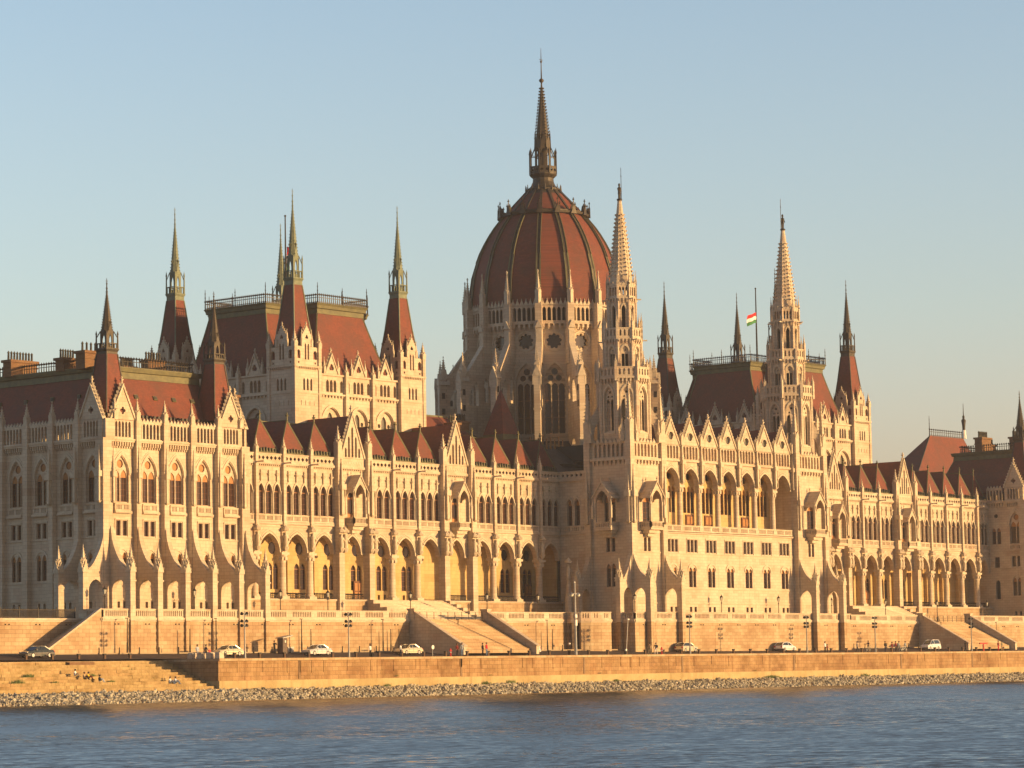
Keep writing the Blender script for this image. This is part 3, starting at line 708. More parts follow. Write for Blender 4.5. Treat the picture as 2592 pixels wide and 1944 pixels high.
for i in range(1, len(xs)-1):
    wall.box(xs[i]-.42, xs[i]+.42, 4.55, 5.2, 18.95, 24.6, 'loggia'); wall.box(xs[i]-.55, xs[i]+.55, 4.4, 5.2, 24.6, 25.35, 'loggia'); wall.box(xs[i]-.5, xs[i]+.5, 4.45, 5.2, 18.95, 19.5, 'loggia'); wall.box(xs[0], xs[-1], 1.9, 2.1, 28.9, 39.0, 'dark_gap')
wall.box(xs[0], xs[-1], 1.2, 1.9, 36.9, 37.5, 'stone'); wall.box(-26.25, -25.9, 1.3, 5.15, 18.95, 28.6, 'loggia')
# return wall towards the stone tower
wall.M = MRET = Matrix(((0, 1, 0, -26.3), (-1, 0, 0, 0), (0, 0, 1, 0), (0, 0, 0, 1)))
wall.plate(rect(-.5, 5.8, GZ, 37.6), [arch(2.3-.75, .5, 30.72, 33.85, 34.85, 4), arch(2.3+.75, .5, 30.72, 33.85, 34.85, 4)], 0, .6)
wall.box(-.5, 5.8, -.3, 0, 29.3, 29.62); wall.box(-.5, 5.8, -.38, .3, 37.6, 37.95)
wall.plate(rect(-.5, 5.8, 37.95, 39.12), [foil(0+(i+.5)*.9, 38.5, .3, 4, 3) for i in range(6)], -.2, .1, back=True); wall.box(-.5, 5.8, -.3, .2, 38.98, 39.15)
balus(wall, .2, 5.5, -.22, 29.75, 30.66, 3, .24)
for c in (1.55, 3.05): ring(wall, c, .54, .72, 33.85, 34.95, 35.3, -.13, .02, 'carved')
wall.M = I4
wing = part('arcade_wing', wall, 'long arcaded wing of the palace with pointed arches below and triple lancet windows above')
b = MB(); b.plate(circ(0, 0, .95, 16), [], 0, .03, 'glass', sides=False); b.plate(circ(0, 0, .93, 16), [circ(0, 0, .84, 16)], -.08, 0, 'carved'); loggia_rose = b.mesh('window')
for i, kd in enumerate(kinds):
    x0, x1 = xs[i], xs[i+1]; cx = (x0+x1)/2
    if kd == 'b':
        for d in ((-1.6, 0, 1.6) if x1-x0 > 5 else (-1.2, 0, 1.2)): window(wing, cx+d, YW+.3, .57, 30.72, 33.85, 34.9, top='glass')
    if i in (3, 4, 5, 6, 7, 8, 12, 13):
        for d in (-.62, .62): window(wing, cx+d, 5.45, .52, 20.5, 23.4, 24.2, mull=False, top='glass')
        obj('window', loggia_rose, wing, (cx, 5.45, 26.3))
for d in (1.55, 3.05):
    X, Y = fxy(MRET, d, .5); window(wing, X, Y, .5, 30.72, 33.85, 34.85, -90)
b = MB(); b.box(-.8, .8, -.1, .1, 0, 2.9, 'wood'); 
for s in (-1, 1): b.box(s*.4-.28, s*.4+.28, -.16, -.1, .3, 1.3, 'wood_light'); b.box(s*.4-.28, s*.4+.28, -.16, -.1, 1.5, 2.6, 'wood_light')
door_me = b.mesh('door')
obj('door', door_me, wing, ((xs[6]+xs[7])/2+.1, 5.1, 18.95)); obj('door', door_me, wing, ((xs[13]+xs[14])/2, 5.1, 18.95))
# columns
b = MB(); b.box(-.72, .72, -.72, .72, 0, .35, 'carved'); b.lathe(0, 0, [(.35, .7), (.5, .72), (.62, .58), (.75, .55), (5.0, .5), (5.15, .58), (5.3, .52), (5.9, .74), (6.1, .78)], 16, 'stone')
for k in range(8): b.frus(.62*math.cos(k*PI/4), .62*math.sin(k*PI/4), 5.35, 5.8, .1, .16, 4, m='carved')
b.box(-.78, .78, -.72, .72, 6.1, 6.45, 'carved'); col_me = b.mesh('column')
for i, x in enumerate(xs[:-1]):
    if i and kinds[i] == 'b' and kinds[i-1] == 'b': obj('column', col_me, wing, (x, YW+.2, 18.98))
b = MB(); pinnacle(b, 0, 0, 0, 2.3, .56, sh=.25, crock=4); pw_me = b.mesh('pinnacle')
b = MB(); pinnacle(b, 0, 0, 0, 4.5, .85, sh=.42, crock=5); pg_me = b.mesh('pinnacle')
b = MB(); statue(b, 0, 0, 0, 3.7); st_me = b.mesh('statue')
b = MB(); niche_pin(b, 0, 0, 0, 8.2, .8); nw_me = b.mesh('niche')
for i, x in enumerate(xs[:-1]):
    if not i: continue
    if kinds[i] == 'b' and kinds[i-1] == 'b':
        obj('pinnacle', pw_me, wing, (x, YW-.3, 39.2)); obj('statue', st_me, wing, (x, YW-.55, 25.6))
    else:
        obj('pinnacle', pg_me, wing, (x, YW-.4, 39.2)); obj('niche', nw_me, wing, (x+.1, YW-1.0, 30.8))
        obj('statue', st_me, wing, (x-.4, YW-1.25, 25.6)); obj('statue', st_me, wing, (x+.45, YW-1.25, 25.6))
# porches of the gable bays
def porch_mesh():
    b = MB(); W = 1.38; D = 1.75
    b.box(-W, W, -D, 0, 29.38, 29.7); b.box(-W*.8, W*.8, -D*.7, 0, 28.9, 29.38, 'carved'); b.box(-W*.5, W*.5, -D*.4, 0, 28.4, 28.9, 'carved')
    balus(b, -W, W, -D, 29.75, 30.64, 1, .24)
    for M_ in (Matrix(((0, 1, 0, -W), (-1, 0, 0, 0), (0, 0, 1, 0), (0, 0, 0, 1))), Matrix(((0, 1, 0, W-.22), (-1, 0, 0, 0), (0, 0, 1, 0), (0, 0, 0, 1)))):
        b.M = M_; b.plate(rect(.05, D, 29.7, 30.64), slots(.2, D-.15, 29.85, 30.45, .24, .12), 0, .22, back=True)
        b.plate([(0, 33.6), (.3, 33.6)]+list(reversed(arcpts(D*.5, D*.5-.3, 33.6, 34.3, 3)))[1:-1]+[(D-.3, 33.6), (D, 33.6), (D, 35.0), (0, 35.0)], [], 0, .22, back=True)
    b.M = I4
    for s in (-1, 1):
        b.box(s*(W-.15)-.15, s*(W-.15)+.15, -D, -D+.3, 30.6, 33.7); pinnacle(b, s*(W+.1), -D-.05, 31.2, 34.6, .34, sh=.5, crock=3)
    b.plate([(-W, 33.6)]+[(-1.02, 33.6)]+list(reversed(arcpts(0, 1.02, 33.6, 35.35, 5)))[1:-1]+[(1.02, 33.6), (W, 33.6), (W, 34.5), (0, 36.5), (-W, 34.5)], [], -D, -D+.3, back=True)
    for s in (-1, 1):
        b.add([(s*(W+.25), -D-.15, 34.3), (0, -D-.15, 36.75), (0, .1, 36.75), (s*(W+.25), .1, 34.3)], [(0, 1, 2, 3)], 'stone')
        b.add([(s*(W+.25), -D-.15, 34.1), (0, -D-.15, 36.5), (0, .1, 36.5), (s*(W+.25), .1, 34.1)], [(0, 1, 2, 3)], 'stone')
        b.add([(s*(W+.25), -D-.15, 34.1), (s*(W+.25), -D-.15, 34.3), (0, -D-.15, 36.75), (0, -D-.15, 36.5)], [(0, 1, 2, 3)], 'carved')
        b.add([(s*(W+.25), -D-.15, 34.1), (s*(W+.25), -D-.15, 34.3), (s*(W+.25), .1, 34.3), (s*(W+.25), .1, 34.1)], [(0, 1, 2, 3)], 'carved')
    finial(b, 0, -D-.1, 36.6, .8); finial(b, 0, 0, 36.6, .8)
    b.box(-1.0, 1.0, -.3, -.2, 30.6, 33.4, 'dark_gap') if False else None
    return b.mesh('porch')
po_me = porch_mesh()
b = MB(); b.box(-.85, .85, 0, .1, 0, 4.6, 'wood'); b.box(-.7, -.08, -.06, 0, .8, 2.6, 'glass'); b.box(.08, .7, -.06, 0, .8, 2.6, 'glass'); b.box(-.85, .85, -.1, 0, 2.75, 2.95, 'wood_light'); b.box(-.75, .75, -.05, 0, 3.1, 4.2, 'glass'); b.box(-.85, .85, -.08, 0, 0, .6, 'wood_light')
pd_me = b.mesh('door')
for i, kd in enumerate(kinds):
    if kd == 'g':
        cx = (xs[i]+xs[i+1])/2; obj('porch', po_me, wing, (cx, YW, 0)); obj('door', pd_me, wing, (cx, YW+.55, 30.6))
# iron railings between the columns
b = MB()
for i in range(len(kinds)):
    if i in (6, 7, 8): continue
    railing(b, [(xs[i]+.7, YW+.2), (xs[i+1]-.7, YW+.2)], 18.95, .95, .3)
obj('railing', b, wing)
# cross roofs
def cross_roof(w_):
    b = MB(); h = w_/2; z0, zt = 39.1, 44.15
    P = [(-h, .0, z0), (h, .0, z0), (0, 1.25, zt), (0, 8, zt), (-h, 8, z0), (h, 8, z0)]
    b.add(P, [(0, 1, 2)], 'roof_tile'); b.add(P, [(0, 2, 3, 4), (1, 5, 3, 2)], 'roof_tile')
    b.bar(P[0], P[2], .16, 'copper'); b.bar(P[1], P[2], .16, 'copper'); b.bar(P[2], P[3], .14, 'copper')
    b.bar((-h, .0, z0+.05), (-h, 8, z0+.05), .5, 'copper_dark')
    t = .17; b.add([(-h*(1-.02), -.06, z0), (h*.98, -.06, z0), (h*(1-t), 1.25*t-.08, z0+(zt-z0)*t), (-h*(1-t), 1.25*t-.08, z0+(zt-z0)*t)], [(0, 1, 2, 3)], 'copper')
    for i in range(9):
        x = -h*.85+i*h*1.7/8; b.box(x-.05, x+.05, -.16, .1, z0+.3, z0+.95-.3*(abs(x)/h), 'copper_dark')
    finial(b, 0, 1.2, zt, 1.1, 'copper')
    return b.mesh('roof')
cr5 = cross_roof(B_)
for i, kd in enumerate(kinds):
    cx = (xs[i]+xs[i+1])/2
    if kd == 'b': obj('roof', cr5, wing, (cx, .95, 0)).scale = ((xs[i+1]-xs[i])/B_, 1, 1)
b = MB()
b.add([(xs[-2], 1.2, 39.1), (-17, 1.2, 39.1), (-17, 9, 44.3), (xs[-2], 9, 44.3)], [(0, 1, 2, 3)], 'copper_dark')
b.add([(xs[0], 6.5, 41), (xs[-1], 6.5, 41), (xs[-1], 9, 44.5), (xs[0], 9, 44.5), (xs[-1], 16, 39), (xs[0], 16, 39)], [(0, 1, 2, 3), (3, 2, 4, 5)], 'roof_tile')
for i, kd in enumerate(kinds):
    if kd == 'g':
        x0, x1 = xs[i], xs[i+1]; h = (x1-x0)/2-.6; cx = (x0+x1)/2
        b.add([(cx-h, YW+.2, 39.4), (cx, YW+.2, 45.3), (cx+h, YW+.2, 39.4), (cx-h, 9, 39.4), (cx, 9, 45.3), (cx+h, 9, 39.4)], [(0, 1, 4, 3), (1, 2, 5, 4)], 'roof_tile')
b.box(xs[0], xs[-1], 1.2, 16, 38.6, 39.05, 'copper_dark')
b.bar((xs[0], 9, 44.5), (xs[-1], 9, 44.5), .25, 'copper')
obj('roof', b, wing)
# high cross roof between chamber and rotunda, pyramid turret
b = MB()
b.add([(-50, 10, 42), (-28, 10, 42), (-36, 15, 48.2), (-47, 15, 48.2), (-50, 34, 42), (-28, 34, 42), (-36, 30, 48.2), (-47, 30, 48.2)], [(0, 1, 2, 3), (1, 5, 6, 2), (3, 2, 6, 7), (4, 0, 3, 7)], 'roof_tile')
b.bar((-47, 15, 48.2), (-36, 15, 48.2), .25, 'copper'); b.bar((-28, 10, 42), (-36, 15, 48.2), .25, 'copper')
b.add([(-30, 6, 39), (-12, 6, 39), (-12, 14, 45), (-30, 14, 45)], [(0, 1, 2, 3)], 'gravel_roof'); b.add([(-40, 4, 39.2), (-18, 4, 39.2), (-18, 11, 43.8), (-40, 11, 43.8)], [(0, 1, 2, 3)], 'gravel_roof')
obj('roof', b, wing)
b = MB()
for i, x in enumerate([-24.5+j*1.15 for j in range(9)]): b.frus(x, 7.5+.1*i, 43.0, 45.2+.4*(i % 2), .16, .1, 6, m='wood_light')  # orange wood tone paints the warm sunlight onto these finials
obj('pinnacle', b, wing)
for a in ((-38, 12, 43, 47.0, 1.6, 1.6, 4), (-33.8, 14, 43, 47.6, 2.4, 1.6, 6)): chimney(wing, *a)
# ---------------------------------------------------------------- stone tower
TX, TY, TH = -22.47, -9.6, 4.0
T0 = fr(TX, TY, 0)
wall = MB()
for k, full in ((0, True), (3, True), (1, False), (2, False)):
    wall.M = T0 @ fr(0, 0, 90*k); y = -TH
    holes = []
    if full:
        holes = [arch(0, 1.05, 30.6, 34.0, 35.6, 6), rect(-.85, -.15, 26.4, 28.5), rect(.15, .85, 26.4, 28.5)]
        if k == 3: holes += [arch(-.5, .4, 21.05, 23.9, 24.6, 3), arch(.5, .4, 21.05, 23.9, 24.6, 3)]
    wall.plate(rect(-TH, TH, GZ, 43.1), holes+[arch(-3+6*(i+.5)/7, .27, 40.95, 42.5, 42.95, 3) for i in range(7)], y, y+.45)
    wall.box(-TH+.1, TH-.1, y+.45, y+.7, 40.5, 43.1)
    wall.box(-TH+.6, TH-.6, y-.45, y, 40.35, 40.75, 'carved'); corbels(wall, -TH+.7, TH-.7, y-.02, 39.7, 40.35, 8, .3)
    crest(wall, -TH+.7, TH-.7, y-.2, y+.1, 43.1, .8, 8)
    for z in (18.4, 26.15, 29.3): wall.box(-TH, TH, y-.12, y, z, z+.2)
    if full: wall.box(-1.1, 1.1, y-.12, y, 28.55, 28.75, 'carved'); ring(wall, 0, 1.1, 1.4, 34.0, 35.75, 36.15, y-.12, y, 'carved')
wall.M = T0
wall.box(-3.4, 3.4, -3.4, 3.4, 43.0, 43.3, 'gravel_roof')
for sx in (-1, 1):
    for sy in (-1, 1):
        wall.box(sx*TH-.55, sx*TH+.55, sy*TH-.55, sy*TH+.55, GZ, 43.4)
# octagonal stages
def octo(ap, f):
    for k in range(8):
        wall.M = T0 @ fr(0, 0, 45*k); f(ap, ap*math.tan(PI/8), k)
def st1(ap, h, k):
    y = -ap
    wall.plate(rect(-h, h, 43.2, 53.0), [arch(0, .86, 44.8, 50.2, 51.7, 5)], y, y+.5)
    wall.plate(arch(0, .86, 44.8, 50.2, 51.7, 5), [arch(-.4, .3, 45.0, 49.3, 49.9, 3), arch(.4, .3, 45.0, 49.3, 49.9, 3), foil(-.36, 50.25, .2, 3, 3), foil(.36, 50.25, .2, 3, 3), foil(0, 50.95, .26, 3, 3)], y+.3, y+.5)
    ring(wall, 0, .92, 1.14, 50.2, 51.85, 52.2, y-.12, y, 'carved', z0=44.6); wall.box(-1.1, 1.1, y-.15, y, 44.45, 44.65, 'carved')
    corbels(wall, -h, h, y-.02, 52.2, 53.0, 5, .35)
    wall.frus(-h, y, 43.2, 53, .28, .28, 6)
octo(3.7, st1)
def st2b(ap, h, k):
    wall.box(-h, h, -ap-.1, -ap+.5, 53.0, 53.25)
    balus(wall, -h, h, -ap, 53.3, 54.8, 1, .52, .2, end=.25)
    wall.M = wall.M @ Matrix.Translation((-h, -ap, 0)); wall.box(-.22, .22, -.22, .22, 52.6, 55.2); pinnacle(wall, 0, 0, 54.9, 56.6, .4, sh=.3, crock=3)
octo(4.0, st2b)
def st3(ap, h, k):
    y = -ap
    wall.plate(rect(-h, h, 53.2, 59.2), [arch(0, .52, 54.9, 57.3, 58.0, 4)], y, y+.45)
    wall.box(-.05, .05, y+.2, y+.3, 54.9, 57.6, 'carved'); wall.plate(arch(0, .52, 56.9, 57.3, 58.0, 4), [foil(0, 57.45, .2, 4, 3)], y+.2, y+.3, 'carved')
    wall.box(-h-.07, -h+.07, y-1.0, y+.1, 58.95, 59.15, 'carved')
    ring(wall, 0, .56, .75, 57.3, 58.1, 58.45, y-.1, y, 'carved'); corbels(wall, -h, h, y-.02, 58.5, 59.2, 4, .3)
    wall.frus(-h, y, 53.2, 59, .24, .22, 6)
octo(2.72, st3)
def st4b(ap, h, k):
    wall.box(-h, h, -ap-.05, -ap+.4, 59.2, 59.4)
    balus(wall, -h, h, -ap, 59.45, 60.95, 1, .44, .18, end=.2)
    wall.M = wall.M @ Matrix.Translation((-h, -ap, 0)); wall.box(-.18, .18, -.18, .18, 59, 61.3); pinnacle(wall, 0, 0, 61, 63.4, .34, sh=.35, crock=4)
octo(2.85, st4b)
def st5(ap, h, k):
    y = -ap
    wall.plate(rect(-h, h, 59.3, 65.6), [arch(0, .3, 61.0, 63.9, 64.5, 3)], y, y+.35); wall.box(-h-.06, -h+.06, y-.9, y+.1, 65.4, 65.6, 'carved')
    corbels(wall, -h, h, y-.02, 64.9, 65.6, 3, .25); wall.frus(-h, y, 59.3, 65.6, .2, .18, 6)
    ring(wall, 0, .33, .46, 63.9, 64.6, 64.9, y-.08, y, 'carved')
octo(2.05, st5)
def st6(ap, h, k):
    y = -ap
    wall.box(-h, h, y-.1, y+.5, 65.6, 65.8)
    wall.plate(rect(-h, h, 65.8, 68.0), [arch(d, .16, 66.0, 67.1, 67.4, 3) for d in (-.5, 0, .5)], y, y+.3); crest(wall, -h, h, y-.05, y+.15, 67.6, .7, 3)
    wall.M = wall.M @ Matrix.Translation((-h, -ap, 0)); wall.box(-.14, .14, -.14, .14, 65.4, 68); pinnacle(wall, 0, 0, 67.8, 70.0, .28, sh=.2, crock=3)
octo(2.15, st6)
wall.M = T0
for z, r in ((53.2, 3.9), (59.3, 2.8), (65.7, 2.1)): wall.frus(0, 0, z-.3, z, r, r, 8)
wall.frus(0, 0, 44, 65, 1.9, 1.5, 8, m='dark_gap')
tower = part('stone_tower', wall, 'tall square stone tower rising into octagonal galleries beside the central loggia')
# niches at corners, pinnacles, flying buttresses
b = MB(); pinnacle(b, 0, 0, 0, 9.0, 1.0, sh=.3, crock=9); tp = b.mesh('pinnacle')
b = MB(); pinnacle(b, 0, 0, 0, 3.6, .6, sh=.3, crock=4); tps = b.mesh('pinnacle')
for sx in (-1, 1):
    for sy in (-1, 1):
        obj('pinnacle', tp, tower, (TX+sx*TH, TY+sy*TH, 43.3))
        for dx, dy in ((sx*.6, -sy*1.2), (-sx*1.2, sy*.6)): obj('pinnacle', tps, tower, (TX+sx*TH+dx*.9, TY+sy*TH+dy*.7, 43.2))
        b = MB(); b.M = fr(0, 0, math.degrees(math.atan2(sy, sx)))
        b.plate([(3.3, 47.6), (4.0, 46.8), (4.6, 45.6), (4.9, 43.8), (5.5, 43.8), (5.5, 46.6), (3.3, 50.2)], [], -.28, .28, back=True)
        obj('flying_buttress', b, tower, (TX, TY, 0))
for x, y in ((-TH, -TH-.6), (TH, -TH-.6), (-TH-.6, -TH), (-TH-.6, TH)):
    obj('niche', nw_me, tower, (TX+x, TY+y, 30.6), 0, (1, 1, 1.1))
bt4 = buttress_mesh(3.3)
for x in (-TH, TH): obj('buttress', bt4, tower, (TX+x, TY-TH, 0))
for y in (-TH, TH): obj('buttress', bt4, tower, (TX-TH, TY+y, 0), R(-90))
obj('statue', st_me, tower, (-30.2, -4.2, 22.0)); 
b = MB(); b.frus(0, 0, GZ, 19.6, .62, .55, 8); b.frus(0, 0, 19.6, 22, .5, .25, 8); obj('pedestal', b, tower, (-30.2, -4.2, 0))
obj('porch', po_me, tower, (TX, TY-TH, 0), 0, (1.18, 1.15, 1.02)).location.z = -.35
obj('porch', po_me, tower, (TX-TH, TY, 0), R(-90), (1.18, 1.15, 1.02)).location.z = -.35
for M_, dg in ((T0, 0), (T0 @ fr(0, 0, -90), -90)):
    def tw(dx, dy, *a, **kw):
        X, Y = fxy(M_, dx, dy); window(tower, X, Y, *a, dg, **kw)
    tw(0, -TH+.3, 1.05, 30.6, 34.0, 35.6)
    for d in (-.5, .5): tw(d, -TH+.4, .35, 26.4, 28.5, 28.5, mull=False, bars=1)
    if dg:
        for d in (-.5, .5): tw(d, -TH+.4, .4, 21.05, 23.9, 24.6, mull=False)
b = MB(); n = 16
b.frus(0, 0, 67.9, 81.1, 1.78, .3, 8, m='stone')
for j in range(n):
    t = (j+.3)/n*.94; z = 69.0+(79.9-69.0)*t; r = (1.78-.3)*(1-(z-67.9)/13.2)+.3
    for k in range(8):
        a = PI/8+PI/4*k; rr = r*1.082; sz = .3-.1*t
        b.frus(math.cos(a)*(rr+.12), math.sin(a)*(rr+.12), z, z+sz*.8, sz*.28, sz*.5, 4, m='carved')
        if k % 2 == 0 and j % 1 == 0:
            pass
    for k in range(8):
        a = PI/4*k; b.M = fr(0, 0, math.degrees(a)); sz = .24*(1-t*.5)
        b.box(-sz, sz, -r-.16, -r+.1, z+.05, z+.14, 'carved'); b.box(-sz*.25, sz*.25, -r-.1, -r+.1, z-.25, z+.05, 'carved'); b.M = I4
obj('spire', b, tower, (TX, TY, 0))
b = MB(); b.lathe(0, 0, [(81.1, .38), (81.35, .45), (81.45, .3)], 8, 'iron')
b.frus(-.12, 0, 81.4, 82.3, .12, .14, 6, m='iron'); b.frus(.12, 0, 81.4, 82.3, .12, .14, 6, m='iron')
b.lathe(0, 0, [(82.2, .26), (82.6, .22), (83.1, .33), (83.3, .12), (83.4, .12), (83.6, .19), (83.85, .1)], 8, 'iron')
b.bar((-.3, 0, 83.1), (-.36, -.2, 82.5), .12, 'iron'); b.bar((.3, 0, 83.1), (.5, 0, 82.6), .12, 'iron'); b.frus(.5, 0, 81.4, 86.4, .05, .03, 5, m='iron'); b.lathe(.5, 0, [(84.9, .03), (85.05, .1), (85.2, .03)], 6, 'iron')
obj('statue', b, tower, (TX, TY, 0))

# ---------------------------------------------------------------- central loggia block
CY = -13.1
PX = [-17.85+5.1*i for i in range(8)]
wall = MB()
for i in range(7):
    x0, x1 = PX[i], PX[i+1]; cx = (x0+x1)/2; y = CY
    wall.plate(rect(x0, x1, GZ, 29.4), [arch(cx-.52, .42, 21.05, 23.6, 24.15, 3), arch(cx+.52, .42, 21.05, 23.6, 24.15, 3)]+[rect(cx+d-.33, cx+d+.33, 26.5, 28.45) for d in (-.95, 0, .95)]+[rect(cx+d-.3, cx+d+.3, 17.2, 18.0) for d in (-.6, .6)], y, y+.5)
    wall.box(x0, x1, y-.04, y-.0, 16.2, 18.6, 'ashlar') if False else None
    ring(wall, cx, 1.06, 1.28, 23.6, 24.55, 24.85, y-.1, y, 'carved'); wall.frus(cx, y-.02, 21.05, 23.6, .08, .08, 6, m='carved')
    wall.box(cx-1.5, cx+1.5, y-.1, y, 28.52, 28.7, 'carved')
    for d in (-.475, .475): wall.box(cx+d-.07, cx+d+.07, y-.07, y, 26.4, 28.5, 'carved')
    for d in (-1.42, 1.42): wall.box(cx+d-.05, cx+d+.05, y-.09, y, 26.35, 28.6, 'carved')
    for z, d in ((18.45, .12), (20.65, .12), (26.15, .12), (29.35, .3)): wall.box(x0, x1, y-d, y+.01, z, z+.2)
    al = arcpts(cx, 1.98, 37.0, 39.55, 7)
    wall.plate([(x0, 37.0), (cx-1.98, 37.0)]+list(reversed(al))[1:-1]+[(cx+1.98, 37.0), (x1, 37.0), (x1, 41.0), (x0, 41.0)], [], y, y+.8, back=True)
    ring(wall, cx, 2.02, 2.22, 37.0, 39.6, 39.92, y-.14, y, 'carved'); ring(wall, cx, 2.32, 2.45, 37.0, 40.02, 40.18, y-.08, y, 'carved')
    wall.box(x0, x1, y-.35, y, 40.6, 40.85)
    balus(wall, x0+.3, x1-.3, y-.12, 29.75, 30.68, 2, .2)
    gable(wall, cx, 2.2, 43.1, 47.0, y-.1, y+.3, [circ(cx, 44.55, .62, 16)], fin=1.25, rim=.25, nck=9, sz=.42)
    ring(wall, cx, .64, .8, 44.55, 45.19, 45.35, y-.2, y-.1, 'carved')
    wall.plate(rect(cx-2.2, cx+2.2, 40.85, 43.15), [arch(cx+d, .3, 41.05, 42.75, 43.05, 3) for d in (-1.6, -.8, 0, .8, 1.6)], y-.1, y+.3, back=True)
    wall.box(x0, x1, y+.62, y+.7, 40.9, 43.2, 'stone')
    wall.plate(circ(cx, 44.55, .62, 14), [], y+.2, y+.25, 'pane_grey')
    # loggia inside
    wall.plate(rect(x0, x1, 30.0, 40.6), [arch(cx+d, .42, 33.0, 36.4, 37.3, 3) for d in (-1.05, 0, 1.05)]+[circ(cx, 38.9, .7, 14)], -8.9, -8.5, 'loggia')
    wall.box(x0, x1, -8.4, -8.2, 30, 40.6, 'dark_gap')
    M0 = wall.M; wall.M = M0 @ Matrix(((0, 1, 0, x0), (1, 0, 0, 0), (0, 0, 1, 0), (0, 0, 0, 1)))
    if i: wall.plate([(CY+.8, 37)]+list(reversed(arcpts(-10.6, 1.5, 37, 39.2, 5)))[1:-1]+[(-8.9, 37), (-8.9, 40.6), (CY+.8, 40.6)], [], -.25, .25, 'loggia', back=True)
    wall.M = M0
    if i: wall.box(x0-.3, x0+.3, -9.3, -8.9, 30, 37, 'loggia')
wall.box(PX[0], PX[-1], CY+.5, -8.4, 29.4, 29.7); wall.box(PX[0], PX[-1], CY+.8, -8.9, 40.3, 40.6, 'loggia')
wall.box(PX[0]-.6, PX[0], CY+.02, -5, GZ, 41); wall.box(PX[-1], PX[-1]+.6, CY+.02, -5, GZ, 41)
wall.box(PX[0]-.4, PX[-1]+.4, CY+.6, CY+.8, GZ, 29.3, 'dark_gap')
block = part('central_block', wall, 'central block between the two stone towers, with a tall open loggia of seven arches')
for i in range(7):
    cx = (PX[i]+PX[i+1])/2
    for d in (-.52, .52): window(block, cx+d, CY+.3, .42, 21.05, 23.6, 24.15, mull=False)
    for d in (-.95, 0, .95): window(block, cx+d, CY+.3, .33, 26.5, 28.45, 28.45, mull=False, bars=1)
    for d in (-1.05, 0, 1.05): window(block, cx+d, -8.6, .42, 33.0, 36.4, 37.3, mull=False)
    for d in (-.6, .6): window(block, cx+d, CY+.3, .3, 17.2, 18.0, 18.0, mull=False, bars=0)
    if i in (2, 3, 5): obj('door', door_me, block, (cx, -9.0, 29.7), 0, (1.2, 1, 1.05))
b = MB(); b.box(-.5, .5, -.5, .5, 0, .9); b.lathe(0, 0, [(.9, .52), (1.05, .56), (1.2, .46), (5.9, .42), (6.05, .52), (6.2, .43), (6.8, .62), (6.95, .66)], 14, 'stone'); b.box(-.66, .66, -.6, .6, 6.95, 7.35, 'carved')
for k in range(8): b.frus(.5*math.cos(k*PI/4), .5*math.sin(k*PI/4), 6.25, 6.75, .08, .14, 4, m='carved')
cc_me = b.mesh('column')
b = MB(); pinnacle(b, 0, 0, 0, 2.3, .6, sh=.55, crock=2); ps_me = b.mesh('pinnacle')
b = MB(); niche_pin(b, 0, 0, 0, 6.6, .7); nc_me = b.mesh('niche')
for x in PX[1:-1]: obj('column', cc_me, block, (x, CY+.35, 29.65))
for x in PX: obj('pinnacle', ps_me, block, (x, CY-.2, 43.2)); obj('niche', nc_me, block, (x, CY-.35, 37.2))
b = MB(); b.add([(-19.5, -11.8, 41), (19.5, -11.8, 41), (19.5, -7.5, 46.6), (-19.5, -7.5, 46.6), (19.5, -1, 46.6), (-19.5, -1, 46.6)], [(0, 1, 2, 3), (3, 2, 4, 5)], 'roof_tile')
for i in range(7):
    cx = (PX[i]+PX[i+1])/2
    b.add([(cx-2.3, CY+.2, 43), (cx, CY+.2, 46.9), (cx+2.3, CY+.2, 43), (cx-2.3, -8, 43), (cx, -8, 46.6), (cx+2.3, -8, 43)], [(0, 1, 4, 3), (1, 2, 5, 4)], 'roof_tile')
b.box(-17, 17, -5.5, 11, 41.5, 44.0, 'gravel_roof'); obj('roof', b, block)

